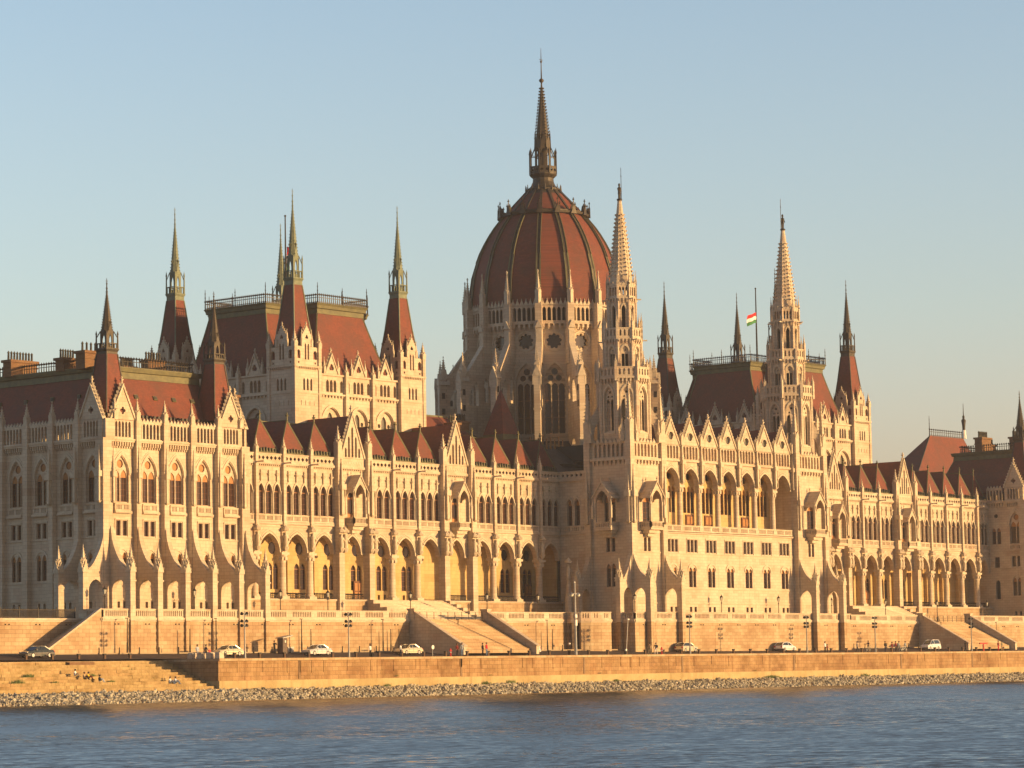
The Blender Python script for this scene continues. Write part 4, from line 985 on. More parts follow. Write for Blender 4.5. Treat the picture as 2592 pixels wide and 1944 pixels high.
# ---------------------------------------------------------------- chamber block with cross roof and four turrets
KX, KY, KW, KD = -62.36, 23.9, 11.56, 12.33
wall = MB()
for k in range(4):
    half, off = (KW-2.7, KD+2.1) if k % 2 == 0 else (KD-2.7, KW+2.1)
    wall.M = fr(KX, KY, 90*k); y = -off
    n = 3; bw = 2*half/n
    holes = []
    for i in range(n):
        cx = -half+bw*(i+.5)
        holes += [arch(cx, 1.9, 43.0, 45.2, 47.4, 6)]
        holes += [arch(cx+d, .3, 49.75, 51.1, 51.55, 3) for d in (-.8, 0, .8)]+[arch(cx+s*(bw/2-.75), .28, 49.75, 51.1, 51.5, 3) for s in (-1, 1)]
    wall.plate(rect(-half, half, 38, 52.25), holes, y, y+.6)
    wall.box(-half, half, y-.25, y+.02, 52.1, 52.35); wall.box(-half, half, y-.4, y+.02, 49.2, 49.45); corbels(wall, -half, half, y-.02, 48.85, 49.2, 26, .25)
    for i in range(n):
        cx = -half+bw*(i+.5)
        ring(wall, cx, 1.95, 2.25, 45.2, 47.5, 47.9, y-.15, y, 'carved')
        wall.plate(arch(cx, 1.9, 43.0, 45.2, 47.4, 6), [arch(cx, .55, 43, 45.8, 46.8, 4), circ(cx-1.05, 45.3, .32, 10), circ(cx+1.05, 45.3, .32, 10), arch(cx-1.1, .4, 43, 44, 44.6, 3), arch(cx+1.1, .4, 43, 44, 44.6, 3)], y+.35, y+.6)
        gable(wall, cx, 1.35, 52.35, 55.2, y-.12, y+.25, [foil(cx, 53.35, .55, 3, 5)], fin=.9, rim=.2, sz=.26, nck=6)
        for s in (-1, 1): pinnacle(wall, cx+s*1.5, y, 52.2, 54.9, .42, sh=.4, crock=4)
        if i: wall.box(cx-bw/2-.3, cx-bw/2+.3, y-.5, y, 38, 52.3); pinnacle(wall, cx-bw/2, y-.25, 52.2, 54.3, .6, sh=.2, crock=4)
        wall.plate(arch(cx, 1.9, 43.0, 45.2, 47.4, 6), [], y+.62, y+.65, 'pane_grey', sides=False)
    wall.box(-half, half, y+.7, y+.9, 48, 52, 'dark_gap')
    wall.box(-half, half, y, y+3, 52.2, 52.3, 'gravel_roof')
# turret shafts
HT = 2.7
CORN = [(-1, -1), (1, -1), (1, 1), (-1, 1)]
for sx, sy in CORN:
    T1 = fr(KX+sx*KW, KY+sy*KD, 0)
    for k in range(4):
        wall.M = T1 @ fr(0, 0, 90*k); y = -HT
        wall.plate(rect(-HT, HT, 38, 53.0), [arch(d, .2, 49.6, 51.0, 51.4, 3) for d in (-.75, 0, .75)], y, y+.3); wall.box(-HT+.3, HT-.3, y+.31, y+.4, 49, 52, 'dark_gap')
        wall.box(-HT, HT, y-.1, y, 49.1, 49.3); wall.box(-HT-.15, HT+.15, y-.25, y, 53.0, 53.25); corbels(wall, -HT, HT, y-.02, 52.65, 53, 14, .2)
        for i in range(4): ring(wall, -1.35+i*.9, .2, .27, 47.6, 47.9, 48.0, y-.08, y, 'carved') if False else wall.box(-1.4+i*.9, -1.32+i*.9, y-.08, y, 47.4, 48.1, 'carved')
        h = HT-.15
        wall.plate([(-h, 53.2), (h, 53.2), (h, 56.0), (1.0, 56.0), (1.0, 57.6), (0, 59.1), (-1.0, 57.6), (-1.0, 56.0), (-h, 56.0)],
                   [arch(-1.75, .38, 54.2, 55.0, 55.5, 4), arch(1.75, .38, 54.2, 55.0, 55.5, 4), foil(-1.75, 53.65, .2, 4, 3), foil(1.75, 53.65, .2, 4, 3), arch(-.3, .17, 54.1, 56.2, 56.5, 3), arch(.3, .17, 54.1, 56.2, 56.5, 3), foil(0, 57.4, .36, 3, 4)], -h-.05, -h+.25, back=True)
        for s in (-1, 1): crockets(wall, s*1.15, 57.5, s*.1, 59.0, -h+.1, 4, .22); pinnacle(wall, s*1.05, -h, 56.0, 58.6, .34, sh=.35, crock=3)
        finial(wall, 0, -h+.1, 59.0, .7)
        wall.M = wall.M @ Matrix.Translation((-h, -h, 0)); wall.box(-.3, .3, -.3, .3, 38, 56); pinnacle(wall, 0, 0, 55.9, 58.5, .7, sh=.2, crock=5)
    wall.M = T1; wall.box(-HT+.3, HT-.3, -HT+.3, HT-.3, 52.9, 53.3, 'gravel_roof')
wall.M = I4
for k in range(4):                              # gargoyles at the shaft cornice
    pass
cham = part('chamber_block', wall, 'square chamber block behind the wing, red cross-shaped roof and a spired turret at each corner')
ct = spire_turret(53.3, 2.5, 66.15, .92, 79.55, 'roof_tile', 'verdigris')
ct2 = spire_turret(53.3, 2.5, 66.15, .92, 79.55, 'roof_tile', 'bronze')
for sx, sy in CORN: obj('turret', ct, cham, (KX+sx*KW, KY+sy*KD, 0))
b = MB(); zt_, zb_ = 64.0, 52.3
def arm(bx0, bx1, by0, by1, tx0, tx1, ty0, ty1, z0=52.3, z1=62.3, zt=64.0):
    def ringp(t):
        e = t**1.25
        return [(bx0+(tx0-bx0)*e, by0+(ty0-by0)*e), (bx1+(tx1-bx1)*e, by0+(ty0-by0)*e), (bx1+(tx1-bx1)*e, by1+(ty1-by1)*e), (bx0+(tx0-bx0)*e, by1+(ty1-by1)*e)]
    prev = None
    for i in range(6):
        t = i/5; t2 = 1-(1-t)**1.0
        e = t**.8
        pts = [(bx0+(tx0-bx0)*e, by0+(ty0-by0)*e), (bx1+(tx1-bx1)*e, by0+(ty0-by0)*e), (bx1+(tx1-bx1)*e, by1+(ty1-by1)*e), (bx0+(tx0-bx0)*e, by1+(ty1-by1)*e)]
        cur = [(x, y, z0+(z1-z0)*t) for x, y in pts]
        if prev:
            b.add(prev+cur, [(k, (k+1) % 4, 4+(k+1) % 4, 4+k) for k in range(4)], 'roof_tile')
            for k in range(4): b.bar(prev[k], cur[k], .2, 'copper')
        prev = cur
    o = .25
    for za, zc, d0, d1 in ((z1, z1+.7, .1, .12), (z1+.7, z1+.8, .12, .35), (z1+.8, zt-.35, .35, .42), (zt-.35, zt, .42, .62)):
        A = [(tx0-d0, ty0-d0, za), (tx1+d0, ty0-d0, za), (tx1+d0, ty1+d0, za), (tx0-d0, ty1+d0, za)]; B2 = [(tx0-d1, ty0-d1, zc), (tx1+d1, ty0-d1, zc), (tx1+d1, ty1+d1, zc), (tx0-d1, ty1+d1, zc)]
        b.add(A+B2, [(k, (k+1) % 4, 4+(k+1) % 4, 4+k) for k in range(4)], 'copper')
    b.add(B2, [(0, 1, 2, 3)], 'gravel_roof')
    return B2
# front-back arm and side arm
arm(KX-8.6, KX+8.6, KY-KD-1.2, KY+KD+1.2, KX-5.0, KX+5.0, KY-10.9, KY+10.9, 52.3, 61.8, 63.35)
arm(KX-KW-1.2, KX+KW+1.2, KY-8.9, KY+8.9, KX-10.75, KX+10.75, KY-5.9, KY+5.9, 52.3, 61.78, 63.32)
obj('roof', b, cham)
b = MB(); z = 63.35
P_ = [(-5.4, -11.4), (5.4, -11.4), (5.4, -6.3), (11.2, -6.3), (11.2, 6.3), (5.4, 6.3), (5.4, 11.3), (-5.4, 11.3), (-5.4, 6.3), (-11.2, 6.3), (-11.2, -6.3), (-5.4, -6.3), (-5.4, -11.4)]
P_ = [(KX+x, KY+y) for x, y in P_]
railing(b, P_, z, 1.45, .42, 'rail_grey')
for x, y in P_[:-1]: rod(b, x, y, z, 3.0)
for x, y in ((KX, KY-11.4), (KX-11.2, KY), (KX+11.2, KY)): rod(b, x, y, z, 2.6)
obj('railing', b, cham)

# mirrored halves
for o in list(palace.children if False else [x for x in bpy.data.objects if x.parent == palace]):
    pass
index_children()
LBL = {'pavilion': 'right end pavilion of the palace, its near side face in shadow', 'arcade_wing': 'right arcaded wing of the palace, farther from the viewer', 'stone_tower': 'right stone tower with octagonal galleries beside the central loggia', 'chamber_block': 'right chamber block with a flagpole, partly hidden by the stone tower'}
for p0 in (pav, wing, tower, cham):
    nm = p0.name
    q = tree_dup(p0, palace); q.scale = (-1, 1, 1); q['label'] = LBL[nm]
    if p0 is cham:
        for ch in bpy.data.objects:
            if ch.parent == q and ch.name.startswith('turret'): ch.data = ct2
pav['label'] = 'left end pavilion of the palace, sunlit front with five bays under a red mansard roof'
wing['label'] = 'left arcaded wing of the palace, pointed arches below and triple lancet windows above'
tower['label'] = 'left stone tower rising into octagonal galleries in front of the dome'
cham['label'] = 'left chamber block with a red cross-shaped roof and four spired turrets'

rp_pav = [o for o in bpy.data.objects if o.name.startswith('pavilion.')][0]
b = MB(); mansard(b, -128.4, -104.1, -6.5, 13.5, 40.6, 48.8, 4.0); rf2 = b.mesh('roof')
b = MB(); railing(b, [(-108.6, -2.6), (-108.6, 9), (-123, 9)], 48.8, 1.5, .48); rl2 = b.mesh('railing')
for ch in list(bpy.data.objects):
    if ch.parent == rp_pav:
        if ch.name.startswith('roof'): ch.data = rf2
        elif ch.name.startswith('railing'): ch.data = rl2
        elif ch.name.startswith('chimney'): bpy.data.objects.remove(ch)
for a in ((-109.5, 4.5, 48.6, 51.6, 3.4, 1.6, 7), (-114.5, 6, 48.6, 50.6, 2.4, 1.4, 6), (-117.4, 2.0, 48.6, 52.0, 1.9, 1.5, 4)): chimney(rp_pav, *a)
chimney(wing, -86.5, 12.5, 42.5, 48.4, 2.2, 1.8, 4)
# ---------------------------------------------------------------- rotunda
RX, RY, N16 = 0, 23.56, 16
wall = MB()
AP = 12.0; hs = AP*math.tan(PI/16)
for k in range(16):
    wall.M = fr(RX, RY, 22.5*k); y = -AP
    wall.plate(rect(-hs-.05, hs+.05, 40, 65.3), [arch(0, 1.75, 46.9, 55.4, 58.6, 7), foil(0, 62.3, 1.32, 9, 4, .25)], y, y+.7)
    wall.plate(arch(0, 1.75, 46.9, 55.4, 58.6, 7), [arch(d, .48, 47.1, 54.8, 55.4, 4) for d in (-1.13, 0, 1.13)]+[circ(0, 57.3, .55, 12), circ(-.68, 56.25, .5, 12), circ(.68, 56.25, .5, 12)], y+.3, y+.5)
    ring(wall, 0, 1.8, 2.05, 55.4, 58.7, 59.15, y-.14, y, 'carved')
    for s in (-1, 1): wall.box(s*1.93-.1, s*1.93+.1, y-.12, y, 46.9, 55.4, 'carved')
    wall.plate(circ(0, 62.3, 1.75, 20), [circ(0, 62.3, 1.5, 20)], y-.14, y, 'carved')
    wall.box(-hs, hs, y-.15, y, 60.1, 60.35); wall.box(-hs, hs, y-.2, y, 46.4, 46.8)
    corbels(wall, -hs+.2, hs-.2, y-.4, 64.2, 65.1, 5, .4)
    yo = -AP-.75; ho = (AP+.75)*math.tan(PI/16)
    wall.box(-ho, ho, yo, yo+1.2, 65.1, 65.45)
    wall.plate(rect(-ho, ho, 65.45, 68.25), [arch(-ho+.5+(2*ho-1.0)*(i+.5)/5, .3, 65.6, 67.35, 67.9, 3) for i in range(5)], yo, yo+.3, back=True)
    crest(wall, -ho+.3, ho-.3, yo-.05, yo+.2, 68.25, 1.15, 6)
    wall.box(-ho, ho, yo, yo+1.0, 68.1, 68.3)
    # vertex pier
    wall.M = fr(RX, RY, 22.5*k+11.25)
    wall.box(-.55, .55, -13.9, -12.0, 58.5, 68.6); wall.box(-.45, .45, -14.0, -13.0, 60.5, 64, 'carved')
    wall.extr([(-.6, 64.3), (.6, 64.3), (0, 65.6)], -14.15, -13.6, 'carved', back=True)
wall.M = fr(RX, RY, 0)
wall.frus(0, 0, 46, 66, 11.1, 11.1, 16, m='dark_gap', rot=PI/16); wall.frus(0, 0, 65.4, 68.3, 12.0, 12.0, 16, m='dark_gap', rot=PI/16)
rot = part('rotunda', wall, 'sixteen-sided drum and great red ribbed dome at the centre of the palace')
b = MB(); pinnacle(b, 0, 0, 0, 5.6, .74, sh=.34, crock=7); rp = b.mesh('pinnacle')
b = MB(); R0 = 18.0
t = .5
b.box(-t, t, -R0-.9, -R0+.5, 40, 56.8); b.box(-t-.1, t+.1, -R0-1.0, -R0+.6, 50.4, 50.7); b.box(-t-.08, t+.08, -R0-.98, -R0+.55, 45.6, 45.9)
for i, z in enumerate((42, 45, 48, 51, 53.6)): b.box(-t-.03, t+.03, -R0-.45, -R0+.1, z, z+1.0, 'dark_gap') if i > 2 else None
b.M = Matrix(((0, 1, 0, 0), (-1, 0, 0, 0), (0, 0, 1, 0), (0, 0, 0, 1)))
b.plate([(12, 40), (R0, 40), (R0, 56.0), (13.9, 61.9), (12, 61.9)],
        [arch(15.2, 1.0, 40.2, 44.6, 46.2, 4), [(15.0, 52.0), (17.0, 52.0), (17.05, 53.0), (16.8, 54.0), (16.2, 55.1), (15.4, 56.0), (15.0, 54.6)], arch(13.4, .45, 52.6, 55.6, 56.6, 3)], -t*.8, t*.8, back=True)
b.bar((R0+.1, 0, 56.05), (13.8, 0, 62.0), 1.0, 'stone', .25)
b.M = I4
b.extr([(-.75, 55.9), (.75, 55.9), (0, 57.8)], -R0-1.0, -R0+.9, 'carved', back=True)
pinnacle(b, 0, -R0, 56.6, 60.8, .85, sh=.3, crock=6)
for s in (-1, 1): pinnacle(b, s*.55, -R0-.75, 54.5, 57.2, .34, sh=.4, crock=3)
fb = b.mesh('flying_buttress')
for k in range(16):
    a = R(22.5*k+11.25)
    obj('flying_buttress', fb, rot, (RX, RY, 0), a)
    obj('pinnacle', rp, rot, (RX+13.6*math.sin(a), RY-13.6*math.cos(a), 68.4))
b = MB(); b.plate(arch(0, 1.78, 0, 8.5, 11.7, 6), [], 0, .03, 'pane_grey' if False else 'glass', sides=False)
b.box(-1.6, 1.6, -.05, 0, 2.8, 2.9, 'wood'); b.box(-1.6, 1.6, -.05, 0, 5.6, 5.7, 'wood'); rw = b.mesh('window')
b = MB(); b.plate(circ(0, 0, 1.45, 16), [], 0, .03, 'glass', sides=False); rr_ = b.mesh('window')
for k in range(16):
    a = R(22.5*k)
    for me, z in ((rw, 46.9), (rr_, 62.3)): obj('window', me, rot, (RX+11.5*math.sin(a), RY-11.5*math.cos(a), z), a)
# dome shell
prof = [(68.2, 12.6), (68.6, 12.72), (70.0, 12.7), (72.3, 12.5), (74.5, 12.15), (77.0, 11.35), (78.6, 10.75), (80.0, 10.05), (81.3, 9.3), (82.5, 8.5), (83.7, 7.55), (84.6, 6.85)]
b = MB(); n = 16
def drow(z, r, rot0=PI/16): 
    k_ = 1/math.cos(PI/16)
    return [(r*math.cos(rot0+2*PI*i/16-PI/2)*k_*.99, r*math.sin(rot0+2*PI*i/16-PI/2)*k_*.99, z) for i in range(16)]
rows = [drow(z, r) for z, r in prof]
for ra, rb in zip(rows, rows[1:]): b.add(ra+rb, [(i, (i+1) % 16, 16+(i+1) % 16, 16+i) for i in range(16)], 'roof_tile')
up_ = [(84.6, 7.3), (85.0, 7.3), (85.0, 6.5), (86.6, 5.1), (88.3, 3.5), (89.3, 2.6)]
rows = [drow(z, r) for z, r in up_]
for j, (ra, rb) in enumerate(zip(rows, rows[1:])): b.add(ra+rb, [(i, (i+1) % 16, 16+(i+1) % 16, 16+i) for i in range(16)], 'roof_tile' if j > 2 and j < 4 else ('bronze' if j < 2 or j > 3 else 'roof_tile'))
dome = obj('dome', b, rot, (RX, RY, 0))
b = MB()
def ribsec(z0, r0, z1, r1, w0, d):
    k_ = 1/math.cos(PI/16)*.99
    A = [(s*w0, -(r0*k_)-dd, z0) for s, dd in ((-1, -.05), (-1, d), (1, d), (1, -.05))]; B2 = [(s*w0, -(r1*k_)-dd, z1) for s, dd in ((-1, -.05), (-1, d), (1, d), (1, -.05))]
    b.add(A+B2, [(0, 1, 5, 4), (1, 2, 6, 5), (2, 3, 7, 6)], 'bronze')
for (za, ra), (zc, rc) in zip(prof[1:], prof[2:]):
    ribsec(za, ra, zc, rc, .34, .12)
    for s in (-1, 1): b.bar((s*.3, -ra*1.0096-.14, za), (s*.3, -rc*1.0096-.14, zc), .09, 'copper', .24)
for (za, ra), (zc, rc) in zip(up_[2:], up_[3:]): ribsec(za, ra, zc, rc, .2, .15)
# crown spike set at each rib
for dx, hh in ((0, 1.9), (-.35, 1.1), (.35, 1.1)):
    b.frus(dx, -7.7, 84.4, 84.4+hh, .12, .05, 4, m='bronze'); finial(b, dx, -7.7, 84.3+hh, .8, 'bronze')
b.extr([(-.6, 84.3), (.6, 84.3), (0, 85.9)], -7.85, -7.2, 'bronze', back=True)
rib = b.mesh('rib')
for k in range(16): obj('rib', rib, rot, (RX, RY, 0), R(22.5*k+11.25))
b = MB()
b.frus(0, 0, 84.4, 84.75, 7.5, 7.6, 16, rot=PI/16-PI/2, m='bronze')
b.lathe(0, 0, [(88.9, 2.95), (89.3, 2.95), (89.5, 2.5), (89.9, 2.1), (90.6, 1.8), (91.2, 1.75), (91.6, 2.2), (91.8, 2.35), (91.95, 2.35)], 16, 'bronze', False)
for k in range(16):
    a = R(22.5*k); b.frus(3.0*math.cos(a), 3.0*math.sin(a), 89, 90.0, .1, .03, 4, m='bronze')
for k in range(8):
    b.M = fr(0, 0, 45*k); hh = 2.15*math.tan(PI/8)
    b.plate(rect(-hh, hh, 91.9, 93.15), [foil(-.45, 92.5, .3, 4, 3), foil(.45, 92.5, .3, 4, 3)], -2.2, -2.08, 'bronze', back=True)
    h2 = 1.25*math.tan(PI/8)
    b.plate([(-h2*1.05, 92), (h2*1.05, 92), (h2, 97.3), (0, 98.4), (-h2, 97.3)], [arch(0, .3, 93.3, 95.6, 96.3, 3)], -1.3, -1.15, 'bronze', back=True)
    finial(b, 0, -1.2, 98.2, .7, 'bronze')
    b.M = fr(0, 0, 45*k+22.5)
    b.frus(0, -2.3, 91.9, 95.4, .12, .1, 4, m='bronze'); b.frus(0, -2.3, 95.4, 96.4, .16, 0, 4, m='bronze')
    b.bar((0, -2.25, 94.6), (0, -1.35, 96.6), .12, 'bronze'); b.box(-.06, .06, -2.3, -1.3, 94.9, 95.0, 'bronze')
    b.frus(0, -1.35, 96, 99.2, .13, .02, 4, m='bronze')
b.M = I4
b.frus(0, 0, 91.9, 97.6, .75, .75, 8, m='bronze')
b.frus(0, 0, 97.2, 107.2, 1.15, .13, 8, m='bronze')
for j in range(17):
    t = (j+.5)/17; z = 97.8+9*t; r = 1.15*(1-(z-97.2)/10.4)+.1
    for k in range(8):
        a = PI/8+PI/4*k; b.frus(math.cos(a)*(r*1.08+.1), math.sin(a)*(r*1.08+.1), z, z+.22, .05, .11, 4, m='bronze')
b.lathe(0, 0, [(107.0, .15), (107.6, .12), (107.9, .4), (108.15, .42), (108.4, .12), (111.0, .07), (111.3, .22), (111.5, .07), (113.6, .03)], 8, 'bronze')
b.bar((-.5, 0, 111.6), (.5, 0, 111.6), .07, 'bronze')
obj('lantern_spire', b, rot, (RX, RY, 0))
# roof apron round the drum, small pyramid turret beside it
b = MB()
b.frus(-31, 8, 43.0, 45.2, 2.05, 2.05, 4, m='copper'); b.frus(-31, 8, 45.2, 52.3, 2.05, .05, 4, m='roof_tile'); b.frus(-31, 8, 52.2, 53.6, .08, .02, 5, m='copper_dark')
b.add([(-31+1.6*s_, 8-2.1, 42.8) for s_ in (-1, 1)]+[(-31, 6, 44.3)], [(0, 1, 2)], 'copper')
obj('turret', b, rot)
b = MB(); b.frus(RX, RY, 40.5, 45.8, 21, 12.2, 16, rot=PI/16, m='gravel_roof'); b.box(-22, 22, 3, 44, 38, 40.8, 'gravel_roof')
obj('roof', b, rot)
# rear roof seen over the right wing
b = MB(); b.add([(121, 27, 45), (150, 27, 45), (145.1, 30, 54.8), (131.9, 30, 54.8), (121, 36, 45), (150, 36, 45)], [(0, 1, 2, 3), (1, 5, 2), (3, 2, 5, 4), (4, 0, 3)], 'roof_tile')
b.box(121.2, 150, 27.3, 35.8, 16, 45.1, 'stone'); railing(b, [(131.9, 30), (145.1, 30)], 54.8, 1.5, .7)
b.bar((121, 27, 45), (131.9, 30, 54.8), .2, 'copper_dark'); b.M = Matrix.Translation((-18.0, -9.5, -1.4))
b.frus(163.4, 39.5, 56.2, 58.0, .5, .35, 8, m='white_paint'); b.lathe(163.4, 39.5, [(58, .3), (59, .35), (60.0, .5), (60.4, .2), (60.8, .28), (61.1, .1), (63.5, .04)], 8, 'iron')
b.M = I4; rod(b, 131.9, 30, 54.8, 4.0)
rear = part('rear_roof', b, 'steep red roof at the far right end, lit on its front slope')
bk = MB(); bk.box(-108, 108, 14, 60, GZ, 38.8, 'stone'); bk.box(-108, 108, 14, 60, 38.8, 39.0, 'gravel_roof'); part('courtyard_block', bk)
# ================================================================ setting
def sheet(name, pts, m, kind='structure'):
    b = MB(); b.add(pts, [tuple(range(len(pts)))], m); o = obj(name, b); o['kind'] = kind; return o
sheet('river', [(-4000, -3000, 5.42), (6000, -3000, 5.42), (6000, -29, 5.42), (-4000, -29, 5.42)], 'water')
sheet('ground', [(-4000, -7.6, 15.7), (6000, -7.6, 15.7), (6000, 9000, 15.7), (-4000, 9000, 15.7)], 'soil')
b = MB(); b.add([(-133, -11.3, 15.85), (133, -11.3, 15.85), (133, 6, 15.85), (-133, 6, 15.85)], [(0, 1, 2, 3)], 'paving')
b.add([(-29.5, -16.2, 15.854), (29.5, -16.2, 15.854), (29.5, -11, 15.854), (-29.5, -11, 15.854)], [(0, 1, 2, 3)], 'paving'); o = obj('terrace', b); o['kind'] = 'structure'
def road_z(y): return 10.5 if y < -30 else (10.5+(y+30)*.012 if y < -20 else 10.62+(y+20)*.115)
b = MB()
ys_ = [-29.6, -25, -20, -17, -13.6]
for x0, x1, ys in ((-131.2, 600, ys_), (-600, -131.2, ys_[2:])):
    b.add([(x, y, road_z(y)) for y in ys for x in (x0, x1)], [(2*i, 2*i+1, 2*i+3, 2*i+2) for i in range(len(ys)-1)], 'asphalt')
o = obj('road', b); o['kind'] = 'structure'
b = MB(); b.box(-600, 600, -13.8, -7.5, 10.0, 11.5, 'paving'); o = obj('pavement', b); o['kind'] = 'structure'

# quay wall
b = MB()
b.M = I4
b.box(-131.25, 600, -30.0, -21, 4.5, 7.8, 'quay_cement')
b.box(-131.2, 600, -29.8, -21, 7.8, 10.2, 'quay_stone'); b.box(-131.3, 600, -30.1, -29.2, 10.2, 10.52, 'ashlar')
b.box(-131.3, -130.7, -29.2, -20.2, 10.2, 10.515, 'ashlar')
x = -128.0
while x < 70:
    b.box(x, x+.45, -29.86, -29.7, 8.6+random.random()*.5, 10.2, 'quay_stone'); x += random.choice((4.4, 4.4, 8.8, 4.4, 2.2))
for i in range(7):
    x = -123+i*28+random.random()*9; b.box(x, x+.35, -29.86, -29.7, 7.9, 10.3, 'grime')
qw = obj('quay_wall', b); tag(qw, 'long ochre stone quay wall above the riprap with a pale cement footing', 'wall')
# steps of the landing on the left
b = MB(); n = 11; y0, z0, y1, z1 = -20.3, 10.35, -30.2, 6.5
for i in range(n):
    ya = y0+(y1-y0)*i/n; yb = y0+(y1-y0)*(i+1)/n; z = z0+(z1-z0)*i/n
    b.box(-400, -175, yb, ya+.02, z-1.2, z, 'step_stone'); x = -175
    while x < -131.3:
        l_ = min(random.uniform(1.5, 7.5), -131.25-x); dz = random.choice((0, 0, 0, -.012, .01, -.03)); b.box(x, x+l_-.03, yb-random.random()*.08, ya+.02, z-1.2, z+dz, 'step_stone'); x += l_
b.box(-400, -131.25, -20.3, -19.6, 9.5, 10.42, 'ashlar')
b.box(-400, -131.25, -32.5, -30.2, 4.8, 6.6, 'quay_cement')
ls = obj('landing_steps', b); tag(ls, 'broad worn stone landing steps going down to the water at the left', 'steps')
b = MB(); b.box(-2.0, 2.0, -1.2, .9, 0, .35, 'brick'); b.box(-2.1, 2.1, -.9, 1.0, .35, .42, 'grime'); o = obj('landing_slab', b, None, (-146, -20.6, 9.95)); tag(o, 'rusty brown slab set into the top of the landing steps', 'slab')
# weeds on the steps and at the wall foot
b = MB()
rnd = random.Random(3)
def tuft(cx, cy, cz, s, n):
    for i in range(n):
        a = rnd.random()*2*PI; r = rnd.random()*s; x, y = cx+math.cos(a)*r*1.8, cy+math.sin(a)*r*.5; h = s*(.35+rnd.random()*.6); w_ = s*.12
        dx, dy = rnd.uniform(-.3, .3)*h, rnd.uniform(-.2, .2)*h
        b.add([(x-w_, y, cz), (x+w_, y, cz), (x+dx, y+dy, cz+h)], [(0, 1, 2)], 'weed')
def step_z(y):
    i = min(n-1, max(0, int((y-y0)/((y1-y0)/n)))); return z0+(z1-z0)*i/n
n = 11
for i in range(420):
    x = rnd.uniform(-172, -132); j = rnd.randrange(0, 9); y = y0+(y1-y0)*(j+.98)/11+rnd.random()*.1
    tuft(x, y, step_z(y+.01)-.33 if False else z0+(z1-z0)*(j+1)/11, rnd.uniform(.06, .2)*(1.8 if rnd.random() < .1 else 1), 9)
for x, y, s in ((-157.5, -25.3, .5), (-160.5, -27, .55), (-147.5, -25.2, .45), (-155, -27.2, .3), (-146, -27.0, .3)): tuft(x, y, step_z(y), s, 70)
for x in (-101, -81, -76, -52.5, -15, -14, -13.2, -12.3, 12): tuft(x, -30.2, 6.75, rnd.uniform(.3, .7), 45)
for x, z in ((-99, 8.0), (-80, 7.9), (-56, 7.9), (-18, 7.9)): tuft(x, -30.05, z, .25, 22)
wd = obj('weeds', b); wd['kind'] = 'stuff'

# riprap
b = MB(); rr = random.Random(11)
ICO = []
t_ = (1+5**.5)/2
for p_ in ((-1, t_, 0), (1, t_, 0), (-1, -t_, 0), (1, -t_, 0), (0, -1, t_), (0, 1, t_), (0, -1, -t_), (0, 1, -t_), (t_, 0, -1), (t_, 0, 1), (-t_, 0, -1), (-t_, 0, 1)): ICO.append(Vector(p_).normalized())
IF = [(0, 11, 5), (0, 5, 1), (0, 1, 7), (0, 7, 10), (0, 10, 11), (1, 5, 9), (5, 11, 4), (11, 10, 2), (10, 7, 6), (7, 1, 8), (3, 9, 4), (3, 4, 2), (3, 2, 6), (3, 6, 8), (3, 8, 9), (4, 9, 5), (2, 4, 11), (6, 2, 10), (8, 6, 7), (9, 8, 1)]
k_ = b._m('rock')
for i in range(13500):
    x = rr.uniform(-178, 84) if i > 1500 else rr.uniform(-178, -120); t = rr.random()
    ybase = -30.3 if x > -131 else -32.2
    y = ybase-4.2*t; z = 6.68-1.38*t+rr.uniform(-.08, .14)
    s = rr.uniform(.11, .25)*(1.6 if rr.random() < .12 else 1)
    q = Matrix.Rotation(rr.random()*6.28, 3, Vector((rr.random(), rr.random(), rr.random()+.1)).normalized())
    sx, sy, sz = s*rr.uniform(.8, 1.5), s*rr.uniform(.7, 1.2), s*rr.uniform(.55, .95)
    o_ = len(b.v)
    for v_ in ICO:
        u = q @ Vector((v_.x*sx*rr.uniform(.75, 1.1), v_.y*sy*rr.uniform(.75, 1.1), v_.z*sz*rr.uniform(.75, 1.1))); b.v.append((x+u.x, y+u.y, z+u.z))
    for f_ in IF: b.f.append([a_+o_ for a_ in f_]); b.mi.append(k_)
b.add([(-400, -30, 6.7), (600, -30, 6.62), (600, -34.8, 5.2), (-400, -34.8, 5.2)], [(0, 3, 2, 1)], 'grime')
b.add([(-400, -32, 6.75), (-131, -32, 6.75), (-131, -37, 5.2), (-400, -37, 5.2)], [(0, 3, 2, 1)], 'grime')
rp_ = obj('riprap', b); rp_['kind'] = 'stuff'

# retaining wall with balustrade
def ret_wall(mb, pts, z0, z1, m='ashlar'):
    for (xa, ya), (xb, yb) in zip(pts, pts[1:]):
        L = math.hypot(xb-xa, yb-ya); ang = math.degrees(math.atan2(yb-ya, xb-xa))
        mb.M = fr(xa, ya, ang); e_ = .82 if abs(xb-xa) < 1.0 else 0
        mb.box(.003+(e_ if ya < yb else 0), L-.003-(e_ if ya > yb else 0), 0, .8, z0, z1-.35, m); mb.box(-.06, L+.06, -.22, .75, z1-.35, z1-.05, 'stone'); mb.box(-.03, L+.03, -.12, .7, z1-.5, z1-.35, 'stone')
        nd = int(L/4.9)
        for i in range(nd):
            c = L*(i+.5)/nd; mb.box(c-.5, c-.38, -.12, 0, 15.05, 15.2, 'dark_gap'); mb.box(c+.1, c+.22, -.12, 0, 15.05, 15.2, 'dark_gap')
    mb.M = I4
